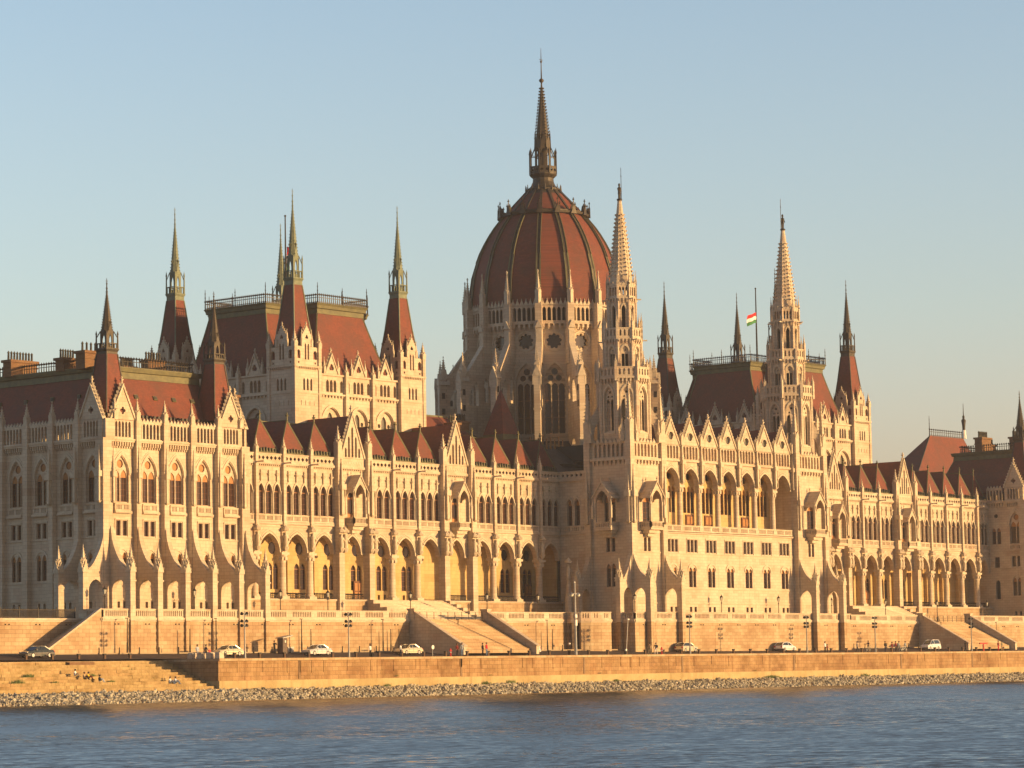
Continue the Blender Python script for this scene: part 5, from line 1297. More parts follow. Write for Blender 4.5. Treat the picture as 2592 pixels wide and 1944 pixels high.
def wall_thing(pts, label, bal=True, mats='ashlar'):
    b = MB(); ret_wall(b, pts, 10.6, 15.95, mats); w_ = obj('retaining_wall', b)
    tag(w_, label, 'wall')
    if bal:
        for (xa, ya), (xb, yb) in zip(pts, pts[1:]):
            L = math.hypot(xb-xa, yb-ya)
            if L < .8: continue
            ang = math.atan2(yb-ya, xb-xa); n = max(1, round(L/4.9)); l = L/n
            b = MB()
            for i in range(n):
                balus(b, i*l, (i+1)*l, 0, 15.98, 17.05, 1, .27, .28, 'stone', end=.55 if l > 2 else .2)
            obj('balustrade', b, w_, (xa, ya, 0), ang)
    return w_
BAST = [(-40, -11.4), (-40.3, -12.6), (-39.6, -13.8), (-38.2, -14.6), (-36.2, -15.0), (-33.9, -15.1)]
wall_thing([(-133.2, -8.0), (-133.2, -11.4), (-75.3, -11.4)], 'sunlit terrace wall below the left end pavilion with balustrade and projecting buttress feet')
wall_thing([(-58.7, -11.4), (-40, -11.4)], 'terrace wall with balustrade right of the left staircase')
wall_thing(BAST+[(-33.9, -12.0), (-29.6, -12.0)], 'curved bastion wall standing out left of the central loggia, half in shadow')
wall_thing([(-29.6, -12.0), (-29.6, -16.3), (29.6, -16.3), (29.6, -11.4)], 'long terrace wall below the central loggia and its two towers')
wall_thing([(29.6, -11.4), (58.7, -11.4)][:2], 'terrace wall with balustrade just left of the right staircase')
wall_thing([(75.3, -11.4), (140, -11.4)], 'terrace wall with balustrade right of the right staircase')
wl = wall_thing([(-400, -8.0), (-133.2, -8.0)], 'plain sunlit ashlar wall at the far left under the iron fence', bal=False)
# iron fence above the left wall
b = MB()
for i in range(0, 340):
    x = -175+i*.122
    if x > -134.3: break
    b.frus(x, -7.7, 15.95, 17.05, .022, .018, 3, m='iron')
for z in (16.05, 16.95): b.bar((-175, -7.7, z), (-134.3, -7.7, z), .06, 'iron')
for i in range(14): b.frus(-174+i*3.05, -7.7, 15.9, 17.3, .06, .05, 4, m='iron')
tag(obj('iron_fence', b), 'dark iron fence of thin upright bars on top of the far left wall', 'fence')
# side stair (parallel to the wall, down to the left)
b = MB()
b.M = Matrix(((1, 0, 0, 0), (0, 1, 0, -11.35), (0, 0, 1, 0), (0, 0, 0, 1)))
b.plate([(-142.2, 11.2), (-133.2, 11.2), (-133.2, 17.0), (-141.9, 11.9), (-142.2, 11.9)], [], 0, .45, 'ashlar', back=True)
b.bar((-142.0, .22, 12.0), (-133.2, .22, 17.05), .55, 'stone', .22)
b.M = I4
for i in range(28):
    x = -133.2-i*.31; b.box(x-.31, x, -10.9, -8.02, 11.2, 15.9-i*.165, 'stone')
tag(obj('side_stair', b), 'narrow stone stair running down leftward along the wall behind a sloping parapet', 'stairs')
# great staircases: lower flight, cheeks, upper flight
def great_stair():
    b = MB(); n = 30
    for i in range(n):
        ya = -11.3-8.9*i/n; b.box(-74.6, -59.4, ya-8.9/n, ya+.01, 11.0, 15.9-4.4*i/n, 'ashlar')
    t = empty('staircase', (-67, -16, 11))
    body = obj('steps', b, t, (67, 16, -11))
    for x in (-75.2, -59.3):
        c = MB(); c.M = Matrix(((0, 1, 0, x), (-1, 0, 0, 0), (0, 0, 1, 0), (0, 0, 0, 1)))
        c.plate([(11.2, 10.8), (21.2, 10.8), (21.2, 11.9), (12.2, 16.9), (11.2, 16.9)], [], 0, .6, 'stone', back=True)
        c.M = I4; c.bar((x+.3, -12.1, 16.95), (x+.3, -21.3, 11.95), .8, 'stone', .22)
        obj('cheek_wall', c, t, (67, 16, -11))
    for x in (-75.2, -59.3): c = MB(); c.box(x-.1, x+.7, -12.3, -11.1, 15.9, 17.2, 'stone'); c.box(x-.2, x+.8, -12.4, -11.0, 17.2, 17.4, 'stone'); obj('gate_pier', c, t, (67, 16, -11))
    c = MB()
    for x0_, x1_ in ((-74.5, -59.4),):
        for i in range(11): c.frus(x0_+(x1_-x0_)*i/10, -11.35, 15.9, 16.95, .03, .03, 4, m='iron')
        for z in (16.1, 16.5, 16.95): c.bar((x0_, -11.35, z), (x1_, -11.35, z), .035, 'iron')
    obj('handrail', c, t, (67, 16, -11))
    c = MB(); n = 17
    for i in range(n):
        ya = .1-6.8*i/n; c.box(-70.3, -54.7, ya-6.8/n, ya+.01, 15.7, 18.9-2.95*i/n, 'stone')
    for i in range(5):
        for x in (-71.4, -54.6): c.box(x, x+1.0, .1-6.4*(i+1)/5, .1-6.4*i/5, 15.7, 18.95-.55*i, 'stone')
    obj('upper_steps', c, t, (67, 16, -11))
    return t
gs = great_stair(); tag(gs, 'wide pale stone staircase between sloping cheek walls, left of the central loggia', 'staircase', 'staircases down to the quay road')
index_children()
g2 = tree_dup(gs); g2.location = (67, -16, 11); g2.scale = (-1, 1, 1); tag(g2, 'wide pale stone staircase at the right, a white van at its foot', 'staircase', 'staircases down to the quay road')

# ================================================================ street furniture
def lamp_post():
    t = empty('street_lamp')
    b = MB(); b.lathe(0, 0, [(0, .26), (.12, .26), (.2, .16), (.55, .12), (.9, .16), (1.0, .07), (2.6, .05), (2.75, .11), (2.85, .05), (3.05, .04)], 8, 'iron')
    for k in range(4):
        b.M = fr(0, 0, 90*k+45)
        pts = [(.1, .1), (.34, .16), (.4, .4), (.26, .62), (.1, .55)]
        for (a, c), (d, e_) in zip(pts, pts[1:]): b.bar((a, 0, c), (d, 0, e_), .06, 'iron')
    b.M = I4; b.bar((-.3, 0, 2.7), (.3, 0, 2.7), .05, 'iron')
    obj('post', b, t)
    b = MB(); b.frus(0, 0, 3.05, 3.6, .13, .22, 6, m='lamp_glass'); l = obj('lantern', b, t)
    b = MB(); b.frus(0, 0, 3.6, 3.95, .28, .04, 6, m='iron'); b.frus(0, 0, 3.95, 4.15, .04, .01, 5, m='iron')
    for k in range(6):
        a = PI/6+k*PI/3; b.bar((.15*math.cos(a), .15*math.sin(a), 3.05), (.25*math.cos(a), .25*math.sin(a), 3.6), .03, 'iron')
    obj('lantern_frame', b, l)
    return t
LP = [(-131.6, -10.2, 'at the corner above the side stair'), (-115.7, -10, 'in front of the left pavilion arches'), (-99.7, -10, 'beside the first loggia column of the left wing'), (-90.4, -10, 'left of the first gabled bay of the left wing'), (-73.4, -10, 'at the top of the left staircase'), (-56.65, -10, 'right of the left staircase'), (-44.9, -10, 'in the shadow left of the stone tower'), (-27.8, -15, 'between the buttresses of the left stone tower'), (-5.3, -15, 'below the left part of the central loggia'), (10.5, -15, 'below the right part of the central loggia'), (32.6, -10.6, 'right of the right stone tower'), (50.3, -10, 'at the left side of the right staircase'), (67.2, -10, 'at the right side of the right staircase'), (84.4, -10, 'in the shade near the right end')]
lamp0 = None
for x, y, tx in LP:
    if lamp0 is None: lamp0 = lamp_post(); index_children(); o = lamp0
    else: o = tree_dup(lamp0)
    o.location = (x, y, 15.86); tag(o, 'ornate dark lamp post '+tx, 'street lamp', 'ornate lamps on the terrace')
def flood_pole(tiers):
    t = empty('floodlight_pole')
    b = MB(); b.frus(0, 0, 0, .9, .14, .13, 8, m='grey_metal'); b.frus(0, 0, .9, 5.75, .085, .06, 8, m='grey_metal')
    zs = [5.45, 4.55, 4.0][:tiers]
    for z in zs: b.bar((-.5, 0, z-.1), (.5, 0, z-.1), .07, 'grey_metal'); b.bar((0, -.4, z-.1), (0, .4, z-.1), .07, 'grey_metal')
    obj('pole', b, t)
    for z in zs:
        for s in (-1, 1):
            l = MB(); l.M = Matrix.Translation((s*.42, 0, z)) @ Matrix.Rotation(R(s*18), 4, 'Y') @ Matrix.Rotation(R(-75), 4, 'X')
            l.lathe(0, 0, [(-.18, .08), (-.1, .16), (.1, .21), (.14, .21)], 10, 'iron'); h = obj('floodlight', l, t)
            l2 = MB(); l2.M = l.M; l2.frus(0, 0, .145, .15, .19, .19, 10, m='lamp_glass'); obj('lens', l2, h)
    return t
fp3 = flood_pole(3); index_children()
FP = [(-125.8, 'near the quay corner behind the champagne car'), (-106.95, 'near the light car by the kiosk'), (-33.15, 'in front of the hatchback by the bastion'), (-2.5, 'below the right end of the central loggia'), (17.0, 'left of the right staircase'), (46.7, 'right of the white van')]
for i, (x, tx) in enumerate(FP):
    o = fp3 if i == 0 else tree_dup(fp3); o.location = (x, -29, 10.52); tag(o, 'pole with paired floodlights, '+tx, 'floodlight pole', 'floodlight poles along the quay')
# tall lamp with two globes and a box
t = empty('tall_lamp', (-60.2, -29, 10.52))
b = MB(); b.frus(0, 0, 0, 10.1, .2, .1, 8, m='grey_metal'); b.bar((-.75, 0, 8.55), (.75, 0, 8.55), .08, 'grey_metal'); b.lathe(0, 0, [(10, .08), (10.15, .14), (10.3, .03)], 8, 'lamp_glass'); obj('pole', b, t)
for s in (-1, 1):
    b = MB(); b.lathe(s*.75, 0, [(8.1, .05), (8.2, .26), (8.4, .32), (8.6, .22), (8.7, .05)], 10, 'lamp_glass'); b.lathe(s*.75, 0, [(8.42, .33), (8.62, .23), (8.74, .05)], 10, 'grey_metal'); obj('lamp_head', b, t)
for z in (5.2, 4.1): b = MB(); b.box(-.2, .2, -.22, -.02, z, z+(.8 if z < 5 else .45), 'white_paint'); obj('box', b, t)
tag(t, 'tallest quay pole with two round lamp heads and small white boxes, left of the bastion', 'lamp')
# thin wall lamps / sign posts by the pavement
def thin_pole(h, head):
    t = MB(); t.frus(0, 0, 0, h, .075, .05, 6, m='iron'); t.frus(0, 0, 0, h*.3, .1, .09, 6, m='iron')
    if head: t.box(-.28, .1, -.09, .09, h-.04, h+.07, 'iron')
    return t.mesh('thin_pole')
tp_a, tp_b = thin_pole(4.3, True), thin_pole(3.0, False)
TPX = [(-114.8, 0, 'third bay of the left terrace wall'), (-130.4, 0, 'first bay right of the wall corner'), (-119.5, 1, 'between second and third buttress feet'), (-98.8, 0, 'behind the kiosk car'), (-97.0, 1, 'above the parked light car roof'), (-82.6, 0, 'in the middle of the plain terrace wall'), (-81.0, 1, 'right beside a taller lamp post'), (-79.3, 1, 'left of the staircase cheek wall'), (-66.7, 0, 'on the left staircase axis'), (-46.6, 0, 'left of the curved bastion, brightly lit'), (-45.4, 1, 'just left of the curved bastion'), (-9.9, 0, 'behind the hatchback under the loggia'), (4.6, 1, 'above the grey hatchback at right'), (9.3, 0, 'above the right hatchback hood'), (28.9, 0, 'between the last two buttress feet'), (63.4, 0, 'on the right staircase'), (82.3, 0, 'on the wall at the far right')]
for x, k, tx in TPX:
    o = obj('thin_pole', (tp_a, tp_b)[k], None, (x, -13, 11.5)); tag(o, ('tall thin post, ' if not k else 'short thin post, ')+tx, 'post', 'thin posts along the terrace wall')
# low posts along the quay edge, bollards along the pavement
b = MB(); b.box(-.13, .13, -.13, .13, 0, .62, 'post_brown'); b.box(-.2, .2, -.16, .16, .5, .68, 'iron'); gp = b.mesh('guard_post')
xg = [-160.8+8.3, -156.7+8.3, -152.5+8.3, -148.3+8.3, -144.1+8.3]
for x in xg: o = obj('guard_post', gp, None, (x, -19.2, 10.66)); tag(o, 'low brown post in the row above the landing steps', 'post', 'low posts above the landing steps')
x = -126.6
while x < 62: o = obj('guard_post', gp, None, (x, -28, 10.54)); tag(o, 'low dark brown post in the long row along the quay edge', 'post', 'low posts along the quay edge'); x += 4.41
b = MB(); b.frus(0, 0, 0, .75, .07, .06, 6, m='iron'); b.lathe(0, 0, [(.75, .09), (.8, .1), (.86, .04)], 6, 'iron'); bo = b.mesh('bollard')
x = -136.0
while x < 75: o = obj('bollard', bo, None, (x, -13.9, 11.3)); tag(o, 'thin dark bollard in the row along the pavement edge', 'bollard', 'bollards along the pavement'); x += 3.4
# stone blocks at the quay corner
b = MB(); b.frus(0, 0, 0, .72, .42, .38, 4, m='stone'); b.frus(0, 0, .72, .8, .38, .28, 4, m='stone'); sb = b.mesh('stone_block')
for y, tx in ((-24.8, 'farthest back of the four'), (-26.4, 'second from the back of the four'), (-28.0, 'third of the four, beside the red sign'), (-29.5, 'nearest the river, brightest of the four')):
    o = obj('stone_block', sb, None, (-130.7, y, 10.5)); tag(o, 'pale squared stone block at the quay corner, '+tx, 'stone block', 'stone blocks at the quay corner')
def hydrant(x, y, label):
    t = empty('fire_hydrant', (x, y, road_z(y))); b = MB(); b.lathe(0, 0, [(0, .16), (.08, .16), (.1, .1), (.55, .1), (.6, .15), (.65, .1), (.9, .12), (1.0, .1), (1.08, .03)], 10, 'red_paint'); obj('body', b, t)
    b = MB(); b.M = Matrix.Translation((0, 0, .75)) @ Matrix.Rotation(R(90), 4, 'Y'); b.frus(0, 0, -.22, .22, .07, .07, 8, m='red_paint'); obj('outlet', b, t)
    b = MB(); b.frus(0, 0, .5, .62, .125, .125, 8, m='white_paint'); obj('collar', b, t); tag(t, label, 'hydrant')
hydrant(-86.95, -28.9, 'red and white hydrant left of the couple on the quay'); hydrant(-40.0, -28.9, 'red hydrant right of the walking pair near the bastion')
t = empty('sign_stand', (51.5, -28.4, 10.52)); b = MB(); b.frus(0, 0, 0, 1.2, .16, .12, 6, m='red_paint'); obj('post', b, t); b = MB(); b.box(-1.2, 1.2, -.12, .12, 1.2, 1.42, 'red_paint'); obj('beam', b, t); tag(t, 'red post carrying a horizontal beam on the quay at right', 'stand')
b = MB(); b.frus(0, 0, 0, .7, .05, .05, 6, m='grey_metal'); b.box(-.18, .18, -.05, .0, .7, 1.1, 'red_paint'); tag(obj('warning_sign', b, None, (-131.2+.9, -27.4, 10.53)), 'small red sign at the quay corner by the stone blocks', 'sign')
t = empty('round_sign', (-88.4, -27, 10.55)); b = MB(); b.frus(0, 0, 0, 1.0, .05, .05, 6, m='grey_metal'); obj('post', b, t)
b = MB(); b.M = Matrix.Translation((0, -.06, 1.22)) @ Matrix.Rotation(R(90), 4, 'X'); b.frus(0, 0, 0, .04, .27, .27, 16, m='white_paint', rot=0); obj('sign_face', b, t); tag(t, 'small round white sign on a short post, right of the light blue-topped car', 'sign')
# kiosk and cabinet
t = empty('ticket_booth', (-104.6, -15, 11.2)); b = MB(); b.box(-.42, .42, -.5, .5, 0, 2.05, 'booth_brown'); obj('body', b, t)
b = MB(); b.add([(-.6, -.7, 2.0), (1.3, -.7, 2.32), (1.3, .7, 2.32), (-.6, .7, 2.0), (-.6, -.7, 2.1), (1.3, -.7, 2.42), (1.3, .7, 2.42), (-.6, .7, 2.1)], [(0, 3, 2, 1), (4, 5, 6, 7), (0, 1, 5, 4), (1, 2, 6, 5), (2, 3, 7, 6), (3, 0, 4, 7)], 'grey_metal'); obj('roof', b, t)
b = MB(); b.box(-.1, .14, -.55, -.5, 1.45, 1.75, 'lamp_glass'); obj('window', b, t); tag(t, 'narrow brown booth with a slanting flat roof by the pavement', 'booth')
b = MB(); b.box(-.55, .55, -.3, .3, 0, .55, 'grey_metal'); b.box(-.58, .58, -.33, .33, .55, .6, 'white_paint'); b.box(-.02, .02, -.32, -.3, .05, .5, 'iron'); tag(obj('cabinet', b, None, (-101.5, -13.3, 11.5)), 'low pale grey cabinet right of the brown booth', 'cabinet')
b = MB(); b.M = Matrix.Translation((0, 0, .5)); b.frus(0, 0, -.5, .3, .04, .04, 6, m='iron'); b.lathe(0, 0, [(.3, .05), (.35, .16), (.5, .2), (.6, .1)], 8, 'white_paint'); gl = b.mesh('globe_light')
for x, tx in ((-42.2, 'left'), (-35.9, 'right')): tag(obj('globe_light', gl, None, (x, -14 if x > -37 else -13.6, 11.4)), 'small white globe light at the foot of the bastion, the '+tx+' one', 'light')
# wall floodlight boards seen as grey shapes are shadows; litter bins
b = MB(); b.lathe(0, 0, [(0, .16), (.1, .2), (.6, .22), (.65, .18)], 8, 'iron'); bn = b.mesh('litter_bin')
for x, y, tx in ((-128.9, -28.6, 'beside the champagne coloured car'), (-47.9, -28.4, 'left of the slim leaning pole')): tag(obj('litter_bin', bn, None, (x, y, 10.53)), 'small dark litter bin on the quay '+tx, 'bin')
b = MB(); b.bar((0, 0, 0), (.6, 0, 5), .1, 'grey_metal'); b.box(.45, .85, -.1, .1, 4.95, 5.1, 'white_paint'); b.box(-.15, .15, -.1, .1, .5, .8, 'white_paint'); tag(obj('slim_pole', b, None, (-48.0, -28.5, 10.53)), 'slim leaning pale pole left of the left stone tower', 'pole')

# flags
def flag_mesh(drape):
    b = MB(); nx, nz = (12, 6)
    W, H = (3.0, 1.9) if not drape else (.55, 3.8)
    for j, mt in enumerate(('flag_green', 'flag_white', 'flag_red')):
        vs = []
        for iz in range(nz//3+1):
            for ix in range(nx+1):
                u = ix/nx; v = (j*(nz//3)+iz)/nz
                if drape: vs.append((u*W+.1*math.sin(v*9), .18*math.sin(u*14+v*5), v*H))
                else: vs.append((-u*W*.9, .25*math.sin(u*7+v*2)*u, v*H-u*u*.55-.35*u+.05*math.sin(u*9)))
        w1 = nx+1
        b.add(vs, [(iz*w1+ix, iz*w1+ix+1, (iz+1)*w1+ix+1, (iz+1)*w1+ix) for iz in range(nz//3) for ix in range(nx)], mt, True)
    return b.mesh('flag')
for x, dr_, lb in ((-62.5, True, 'dark flagpole with a limp tricolour behind the spires of the left chamber roof'), (62.6, False, 'flagpole flying a tricolour at half-mast left of the right stone tower')):
    t = empty('flagpole', (x, 24, 64)); b = MB(); b.frus(0, 0, 0, 14.1, .17, .09, 8, m='iron'); b.lathe(0, 0, [(14.0, .1), (14.15, .2), (14.3, .05)], 8, 'iron'); obj('pole', b, t)
    obj('flag', flag_mesh(dr_), t, (.15 if dr_ else -.15, -.1, 5.6 if dr_ else 7.7)); tag(t, lb, 'flagpole')

# ================================================================ cars
def car(paint, kind='sedan'):
    t = empty('parked_car')
    L, Wd = 4.3, .84
    if kind == 'sedan': low = [(-2.15, .55), (-2.05, .72), (-1.2, .86), (-.95, .90), (1.25, .95), (1.95, .93), (2.12, .80), (2.15, .5)]; cab = [(-1.05, .89), (-.35, 1.33), (.1, 1.40), (.75, 1.38), (1.45, .96)]
    elif kind == 'hatch': low = [(-2.0, .55), (-1.9, .72), (-1.15, .88), (-.9, .92), (1.5, .96), (1.85, .9), (1.92, .7), (1.95, .5)]; cab = [(-1.1, .9), (-.4, 1.38), (.2, 1.46), (1.2, 1.40), (1.8, .98)]
    else: low = [(-2.1, .55), (-2.0, .78), (-1.3, .95), (-1.05, 1.0), (1.8, 1.05), (2.05, 1.0), (2.1, .8), (2.1, .5)]; cab = [(-1.25, .98), (-.55, 1.62), (0, 1.72), (1.75, 1.70), (2.02, 1.04)]
    b = MB()
    def loft(pts, zb, w0, w1, m, mt=None):
        n = len(pts)
        zt0 = pts[0][1]
        V = []
        for s in (-1, 1):
            for x, z in pts: V.append((x, s*w0, zb)); 
        A = [(x, -w0, zb) for x, z in pts]; B1 = [(x, -w0*1.0, zb+(z-zb)*.6) for x, z in pts]; C1 = [(x*.995, -w1, z) for x, z in pts]
        C2 = [(x*.995, w1, z) for x, z in pts]; B2 = [(x, w0, zb+(z-zb)*.6) for x, z in pts]; A2 = [(x, w0, zb) for x, z in pts]
        V = A+B1+C1+C2+B2+A2; F = []
        for r in range(5):
            for i in range(n-1): F.append((r*n+i, r*n+i+1, (r+1)*n+i+1, (r+1)*n+i))
        F += [tuple(r*n for r in range(6)), tuple(r*n+n-1 for r in reversed(range(6)))]
        b.add(V, F, m)
    loft(low, .22, Wd, Wd-.1, paint)
    obj('body', b, t)
    b = MB()
    n = len(cab); wb, wt = Wd-.1, Wd-.28
    def wz(z): return wb+(wt-wb)*(z-cab[0][1])/(cab[2][1]-cab[0][1])
    Lf = [(x, -wz(z), z) for x, z in cab]; Rg = [(x, wz(z), z) for x, z in cab]
    b.add(Lf+Rg, [tuple(reversed(range(n))), tuple(range(n, 2*n))]+[(0, 1, n+1, n), (n-2, n-1, 2*n-1, 2*n-2)], 'car_glass'); gh = obj('windows', b, t)
    b = MB()
    b.add([(x, y*1.01, z+.015) for x, y, z in Lf[1:n-1]+Rg[1:n-1]], [(i, i+1, n-2+i+1, n-2+i) for i in range(n-3)], paint)
    for i, w_ in ((0, .07), (n-2, .09)):
        for S in (Lf, Rg): b.bar(S[i], S[i+1], w_, paint)
    for S in (Lf, Rg):
        mx_ = .1; b.bar((mx_, S[0][1]*1.0, cab[0][1]), (mx_-.05, S[2][1]*1.02, cab[2][1]-.02), .07, paint)
        for i in range(1, n-2): b.bar(S[i], S[i+1], .07, paint)
    obj('roof', b, t)
    for x in (-1.3, 1.28):
        for s in (-1, 1):
            w_ = MB(); w_.M = Matrix.Rotation(R(90), 4, 'X'); w_.lathe(0, 0, [(-.1, .24), (-.09, .31), (.09, .31), (.1, .24)], 16, 'rubber'); wo = obj('wheel', w_, t, (x, s*(Wd-.08), .31))
            w2 = MB(); w2.M = Matrix.Rotation(R(90), 4, 'X'); w2.frus(0, 0, -.105, .105, .2, .2, 12, m='silver' if False else 'grey_metal'); obj('rim', w2, wo)
    for s in (-1, 1):
        h = MB(); h.box(low[0][0]-.01, low[0][0]+.22, s*.6-.16, s*.6+.16, .6, .72, 'lamp_glass'); obj('headlight', h, t)
        h = MB(); h.box(low[-1][0]-.1, low[-1][0]+.012, s*.65-.13, s*.65+.13, .62, .84, 'red_paint'); obj('tail_light', h, t)
        h = MB(); h.box(-.85, -.68, s*(Wd+.02)-.08, s*(Wd+.02)+.08, .92, 1.05, paint); obj('mirror', h, t)
    h = MB(); h.box(low[0][0]-.05, low[0][0]+.1, -.8, .8, .25, .42, 'iron'); obj('bumper', h, t); h = MB(); h.box(low[-1][0]-.1, low[-1][0]+.05, -.8, .8, .25, .42, 'iron'); obj('bumper', h, t)
    h = MB()
    for x in (-.72, .12, 1.0):
        for s in (-1, 1): h.box(x-.012, x+.012, s*Wd-.006, s*Wd+.006, .3, .88, 'iron')
    for s in (-1, 1): h.box(-1.9, 1.9, s*Wd-.012, s*Wd+.012, .42, .46, 'iron')
    obj('door_seams', h, t)
    return t
CARS = [(-149.4, 'paint_dark_green', 'sedan', 0, 'dark green saloon car parked above the landing steps at far left'), (-117.3, 'paint_champagne', 'sedan', 0, 'cream saloon car by the quay corner and stone blocks'), (-100.8, 'paint_silver', 'sedan', 0, 'pale silver saloon car right of the brown booth'), (-82.6, 'paint_champagne', 'sedan', 0, 'beige saloon car in the shadow of the left staircase cheek'), (-56.8, 'paint_silver', 'hatch', 0, 'silver car at the foot of the right cheek of the left staircase'), (-18.5, 'paint_champagne', 'hatch', 180, 'light hatchback facing right below the left stone tower buttresses'), (8.2, 'paint_white_car', 'hatch', 180, 'white hatchback facing right below the central loggia'), (52.2, 'paint_white_car', 'van', 0, 'small white van at the foot of the right staircase')]
for x, pm, kd, rz, lb in CARS:
    o = car(pm, kd); o.location = (x, -17.6, road_z(-17.6)+.02); o.rotation_euler = (R(0), 0, R(rz)); tag(o, lb, 'car' if kd != 'van' else 'van', 'cars parked along the quay road')

# ================================================================ people
dg = None
def skinned(verts, edges, radii, mats):
    """one continuous body surface: skeleton + Skin + Subdivision, baked to a mesh"""
    me = bpy.data.meshes.new('tmp'); me.from_pydata(verts, edges, [])
    o = bpy.data.objects.new('tmp', me); COL.objects.link(o)
    s = o.modifiers.new('s', 'SKIN'); s.use_smooth_shade = True
    for i, r in enumerate(radii): me.skin_vertices[0].data[i].radius = r if hasattr(r, '__len__') else (r, r)
    me.skin_vertices[0].data[0].use_root = True
    ss = o.modifiers.new('d', 'SUBSURF'); ss.levels = 1; ss.render_levels = 1
    d = bpy.context.evaluated_depsgraph_get(); ev = o.evaluated_get(d)
    m2 = bpy.data.meshes.new_from_object(ev, depsgraph=d); bpy.data.objects.remove(o); bpy.data.meshes.remove(me)
    m2.materials.clear()
    for m_ in mats[0]: m2.materials.append(MATS[m_])
    for p in m2.polygons: p.material_index = mats[1](p.center); p.use_smooth = True
    return m2
def person(x, y, z, rz, top, legs, hair, label, h=1.72, pose='stand', long_hair=False, bag=None, group='people on the quay'):
    s = h/1.75
    if pose == 'sit':
        J = dict(pel=(0, 0, .12), ch=(0, .02, .45), nk=(0, -.03, .60), hd=(0, -.07, .72), ht=(0, -.08, .84),
                 hl=(-.1, -.02, .12), kl=(-.13, -.42, .38), al=(-.12, -.62, .02), fl=(-.12, -.78, -.02), hr=(.1, -.02, .12), kr=(.14, -.42, .40), ar=(.13, -.60, .02), fr_=(.13, -.76, -.02),
                 sl=(-.19, .0, .52), el=(-.26, -.18, .34), wl=(-.14, -.38, .42), ml=(-.10, -.45, .42), sr=(.19, .0, .52), er=(.26, -.18, .34), wr=(.14, -.38, .42), mr=(.10, -.45, .42))
        zs = lambda c: 2 if c.z > .63*s or (c.y < -.34*s and .40*s < c.z and abs(c.x) < .1) else (0 if c.z > .16*s and c.y > -.3*s else 1)
    else:
        st = .26 if pose == 'walk' else .0
        if pose == 'ride': st = .12
        arm = dict(el=(-.27, .02, 1.12), wl=(-.27, -.08, .90), ml=(-.26, -.1, .80), er=(.27, .02, 1.12), wr=(.27, -.08, .90), mr=(.26, -.1, .80))
        if pose == 'walk': arm = dict(el=(-.26, -.10, 1.14), wl=(-.25, -.26, .95), ml=(-.24, -.3, .88), er=(.26, .12, 1.14), wr=(.26, .10, .90), mr=(.26, .08, .81))
        if pose == 'photo': arm = dict(el=(-.30, -.12, 1.18), wl=(-.12, -.28, 1.42), ml=(-.07, -.3, 1.48), er=(.30, -.12, 1.18), wr=(.12, -.28, 1.42), mr=(.07, -.3, 1.48))
        if pose == 'ride': arm = dict(el=(-.28, -.18, 1.18), wl=(-.24, -.42, 1.05), ml=(-.22, -.48, 1.04), er=(.28, -.18, 1.18), wr=(.24, -.42, 1.05), mr=(.22, -.48, 1.04))
        J = dict(pel=(0, 0, .95), ch=(0, .01, 1.25), nk=(0, 0, 1.49), hd=(0, -.02, 1.60), ht=(0, -.02, 1.72),
                 hl=(-.1, 0, .90), kl=(-.11, -st*.5-.02, .50), al=(-.11, -st*.7+.04, .08), fl=(-.12, -st*.7-.14, .04), hr=(.1, 0, .90), kr=(.11, st*.3-.02, .50), ar=(.12, st*.9+.04, .09), fr_=(.12, st*.9-.13, .04),
                 sl=(-.2, .01, 1.42), sr=(.2, .01, 1.42), **arm)
        zs = lambda c: 2 if c.z > 1.50*s or (abs(c.x) > .18*s and c.z < .93*s and pose != 'photo') or (pose in ('photo', 'ride') and c.y < -.34*s) else (0 if c.z > .94*s else (3 if c.z < .075*s else 1))
    keys = list(J); V = [tuple(c*s for c in J[k]) for k in keys]; ix = {k: i for i, k in enumerate(keys)}
    E_ = [(ix[a], ix[b_]) for a, b_ in (('pel', 'ch'), ('ch', 'nk'), ('nk', 'hd'), ('hd', 'ht'), ('pel', 'hl'), ('hl', 'kl'), ('kl', 'al'), ('al', 'fl'), ('pel', 'hr'), ('hr', 'kr'), ('kr', 'ar'), ('ar', 'fr_'), ('ch', 'sl'), ('sl', 'el'), ('el', 'wl'), ('wl', 'ml'), ('ch', 'sr'), ('sr', 'er'), ('er', 'wr'), ('wr', 'mr'))]
    rad = dict(pel=(.15, .11), ch=(.17, .12), nk=.06, hd=.095, ht=.07, hl=.09, hr=.09, kl=.06, kr=.06, al=.042, ar=.042, fl=.04, fr_=.04, sl=.07, sr=.07, el=.048, er=.048, wl=.034, wr=.034, ml=.032, mr=.032)
    rr_ = [(rad[k]*s if not hasattr(rad[k], '__len__') else (rad[k][0]*s, rad[k][1]*s)) for k in keys]
    me = skinned(V, E_, rr_, ([top, legs, 'skin', 'rubber'], zs))
    t = obj('person', me, None, (x, y, z), R(rz)); tag(t, label, 'person', group)
    hx, hy, hz = (c*s for c in J['hd'])
    b = MB(); b.lathe(hx, hy+.02, [(hz-.04 if not long_hair else hz-.26, .07), (hz+.03, .115), (hz+.1, .12), (hz+.16, .09), (hz+.19, .03)], 9, hair)
    obj('hair', b, t)
    b = MB(); b.frus(hx, hy-.105, hz-.0, hz+.05, .014, .006, 4, m='skin'); obj('nose', b, t)
    if bag:
        b = MB(); by = .2*s; b.box(-.14, .14, by-.05, by+.12, 1.05*s, 1.42*s, bag); obj('backpack', b, t)
    return t
gq = lambda y: road_z(y)+.01
person(-130.2+.1, -26.6, gq(-27), 60, 'cloth_navy', 'cloth_black', 'hair_dark', 'walking person in dark clothes between the stone blocks at the quay corner', pose='walk')
person(-129.6, -24.6, gq(-25), 0, 'cloth_paleblue', 'cloth_grey', 'hair_dark', 'person in a pale blue top behind the stone blocks', pose='stand')
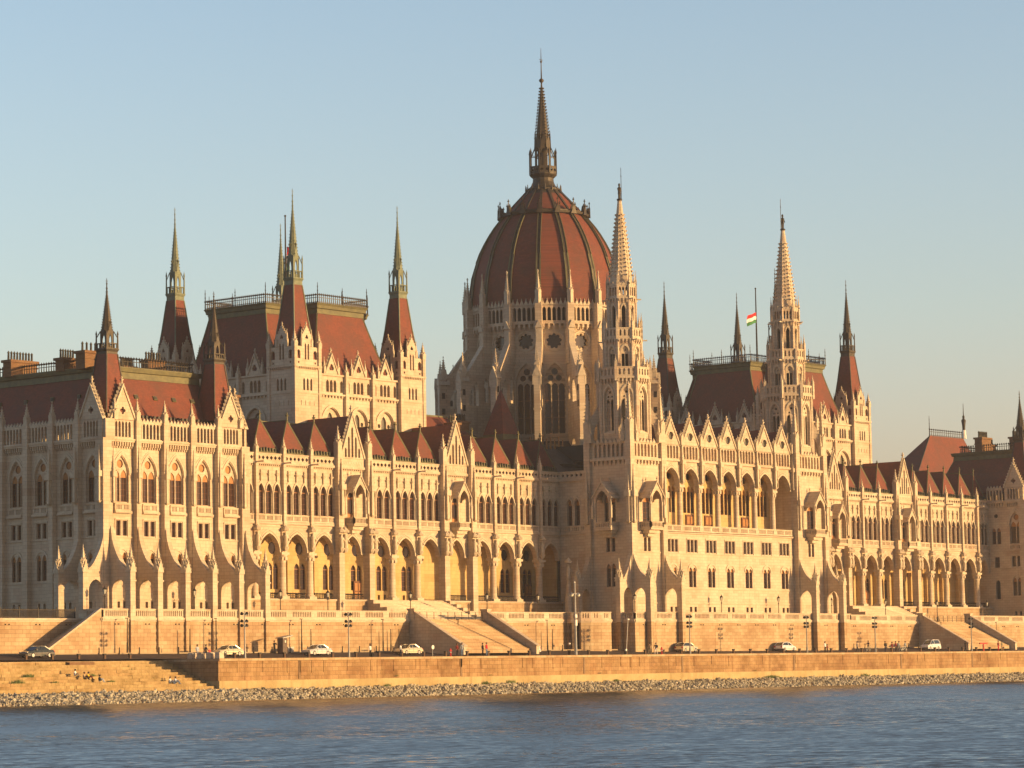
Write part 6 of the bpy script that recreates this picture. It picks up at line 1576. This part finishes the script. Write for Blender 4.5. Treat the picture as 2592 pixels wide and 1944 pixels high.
person(-106.1, -15, 11.2, 0, 'cloth_black', 'cloth_black', 'hair_dark', 'person all in black standing left of the booth, arms raised to the face', pose='photo')
person(-102.9, -29, gq(-29), 10, 'cloth_white', 'cloth_black', 'hair_brown', 'long-haired person in white top and dark trousers alone on the quay', long_hair=True)
b = MB(); b.box(-.18, .18, -.12, .12, 0, .5, 'cloth_black'); b.bar((-.1, 0, .5), (-.1, 0, .62), .03, 'cloth_black'); b.bar((.1, 0, .5), (.1, 0, .62), .03, 'cloth_black'); b.bar((-.1, 0, .62), (.1, 0, .62), .03, 'cloth_black'); tag(obj('travel_bag', b, None, (-102.4, -28.9, gq(-29))), 'dark bag on the ground beside the long-haired person', 'bag')
person(-97.3+.3, -29, gq(-29), 20, 'cloth_white', 'cloth_navy', 'hair_dark', 'person in a white shirt in front of the beige car', pose='walk')
person(-85.7, -29, gq(-29), 0, 'cloth_maroon', 'cloth_black', 'hair_brown', 'dark-clothed long-haired person, left one of the couple by the hydrant', long_hair=True)
person(-84.7, -29, gq(-29), -10, 'cloth_grey', 'cloth_jeans', 'hair_dark', 'person in a grey top and pale jeans, right one of the couple by the hydrant', h=1.78)
person(-79.6, -29, gq(-29), 15, 'cloth_red', 'cloth_jeans', 'hair_brown', 'person in a bright red jacket in front of the staircase', h=1.8)
person(-79.95, -28.6, gq(-29), 15, 'cloth_black', 'cloth_black', 'hair_dark', 'dark-clothed person half hidden behind the red jacket')
person(-42.2, -28.4, gq(-28.4), -80, 'cloth_tan', 'cloth_khaki', 'hair_dark', 'person in beige walking just behind the one with a backpack', pose='walk', h=1.65)
person(-41.5, -29, gq(-29), -80, 'cloth_navy', 'cloth_white', 'hair_brown', 'person in white trousers with a dark backpack left of the hydrant', pose='walk', h=1.65, bag='cloth_black')
person(2.5, -29, gq(-29), 0, 'cloth_white', 'cloth_black', 'hair_dark', 'person in a white top right of the white hatchback, beside a child')
person(3.1, -29, gq(-29), 0, 'cloth_maroon', 'cloth_black', 'hair_dark', 'child in dark clothes beside the person in a white top', h=1.25)
person(13.2, -28, gq(-28), 30, 'cloth_grey', 'cloth_black', 'hair_dark', 'person in grey left of the floodlight pole at right', pose='walk')
person(15.7, -28.5, gq(-28)+.12, -90, 'cloth_navy', 'cloth_tan', 'hair_dark', 'cyclist in dark top riding along the quay', pose='ride', h=1.7)
person(21.45, -28, gq(-28), 0, 'cloth_black', 'cloth_navy', 'hair_dark', 'person in black at the left of the group by the right staircase')
person(23.5, -28, gq(-28), 0, 'cloth_maroon', 'cloth_maroon', 'hair_dark', 'person in dark red in the group by the right staircase', h=1.6)
person(24.3, -28.2, gq(-28), 0, 'cloth_maroon', 'cloth_black', 'hair_brown', 'person in brown-red beside the parked bicycles')
person(25.6, -28, gq(-28), 0, 'cloth_grey', 'cloth_grey', 'hair_dark', 'grey-clothed person standing behind the bicycles')
person(29.1, -27, gq(-27), 0, 'cloth_grey', 'cloth_black', 'hair_dark', 'person in grey and black at the right of the group')
person(46.3, -28, gq(-28), 0, 'cloth_black', 'cloth_black', 'hair_dark', 'lone dark-clothed person left of the last floodlight pole', pose='walk')
person(57.1, -28, gq(-28), 0, 'cloth_maroon', 'cloth_red', 'hair_dark', 'person in dark red at the far right, left of two')
person(58.3, -28, gq(-28), 0, 'cloth_khaki', 'cloth_tan', 'hair_dark', 'person in khaki at the far right, right of two')
def bicycle(x, y, rz, label):
    t = empty('bicycle', (x, y, gq(y)), R(rz))
    for wx in (-.52, .52):
        b = MB()
        for i in range(14):
            a0, a1 = 2*PI*i/14, 2*PI*(i+1)/14; b.bar((.33*math.cos(a0), 0, .33*math.sin(a0)), (.33*math.cos(a1), 0, .33*math.sin(a1)), .05, 'rubber')
        for i in range(5): a0 = PI*i/5; b.bar((-.32*math.cos(a0), 0, -.32*math.sin(a0)), (.32*math.cos(a0), 0, .32*math.sin(a0)), .012, 'grey_metal')
        obj('wheel', b, t, (wx, 0, .35))
    b = MB(); P1, P2, P3, P4 = (-.52, 0, .35), (-.1, 0, .33), (-.2, 0, .85), (.38, 0, .82)
    for a, c in ((P1, P2), (P2, P3), (P3, P4), (P2, P4), (P1, P3), (P4, (.52, 0, .35)), (P4, (.36, 0, .98)), (P3, (-.22, 0, .95))): b.bar(a, c, .04, 'grey_metal')
    obj('frame', b, t); b = MB(); b.bar((.36, -.28, 1.0), (.36, .28, 1.0), .04, 'iron'); obj('handlebar', b, t); b = MB(); b.box(-.35, -.1, -.07, .07, .94, .99, 'rubber'); obj('saddle', b, t)
    tag(t, label, 'bicycle')
bicycle(15.7, -28.5, 0, 'bicycle ridden by the cyclist in a dark top'); bicycle(24.9, -28.7, 15, 'bicycle standing in front of the group, the left one'); bicycle(26.1, -28.6, -10, 'bicycle standing in front of the group, the right one')
for i, (x, y, tp_, lg, hr, lb) in enumerate(((-150.7, -25.7, 'cloth_white', 'cloth_tan', 'hair_dark', 'person in white sitting on the steps, left end of the four'), (-150.0, -26.5, 'cloth_tan', 'cloth_black', 'hair_brown', 'person in tan sitting second in the group on the steps'), (-148.9, -26.0, 'cloth_yellow', 'cloth_maroon', 'hair_dark', 'person in a yellow top sitting third in the group on the steps'), (-148.4, -27.4, 'cloth_black', 'cloth_paleblue', 'hair_dark', 'person in black top and pale trousers, right end of the four on the steps'), (-137.2, -27.6, 'cloth_white', 'cloth_jeans', 'hair_brown', 'person in white sitting alone with a companion near the quay corner'), (-136.6, -27.9, 'cloth_paleblue', 'cloth_jeans', 'hair_dark', 'companion in pale blue sitting near the quay corner'))):
    j = int((-20.3-y)/.9); person(x, y, 10.35-.35*j+.02, 20, tp_, lg, hr, lb, pose='sit', h=1.7, group='people sitting on the landing steps')
# thin evening haze over the river
m, nt, p = new_mat('haze_air'); nt.nodes.remove(p); pv = nt.nodes.new('ShaderNodeVolumePrincipled')
pv.inputs['Color'].default_value = (.86, .84, .86, 1); pv.inputs['Density'].default_value = .00014; pv.inputs['Anisotropy'].default_value = .1
nt.links.new(pv.outputs[0], nt.nodes['Material Output'].inputs['Volume'])
b = MB(); b.box(-450, 420, -330, 160, 4.0, 119, 'haze_air'); o = obj('haze', b); o['kind'] = 'stuff'
index_children()
print('objects', len(bpy.data.objects), 'polys', sum(len(o.data.polygons) for o in bpy.data.objects if o.type == 'MESH'))
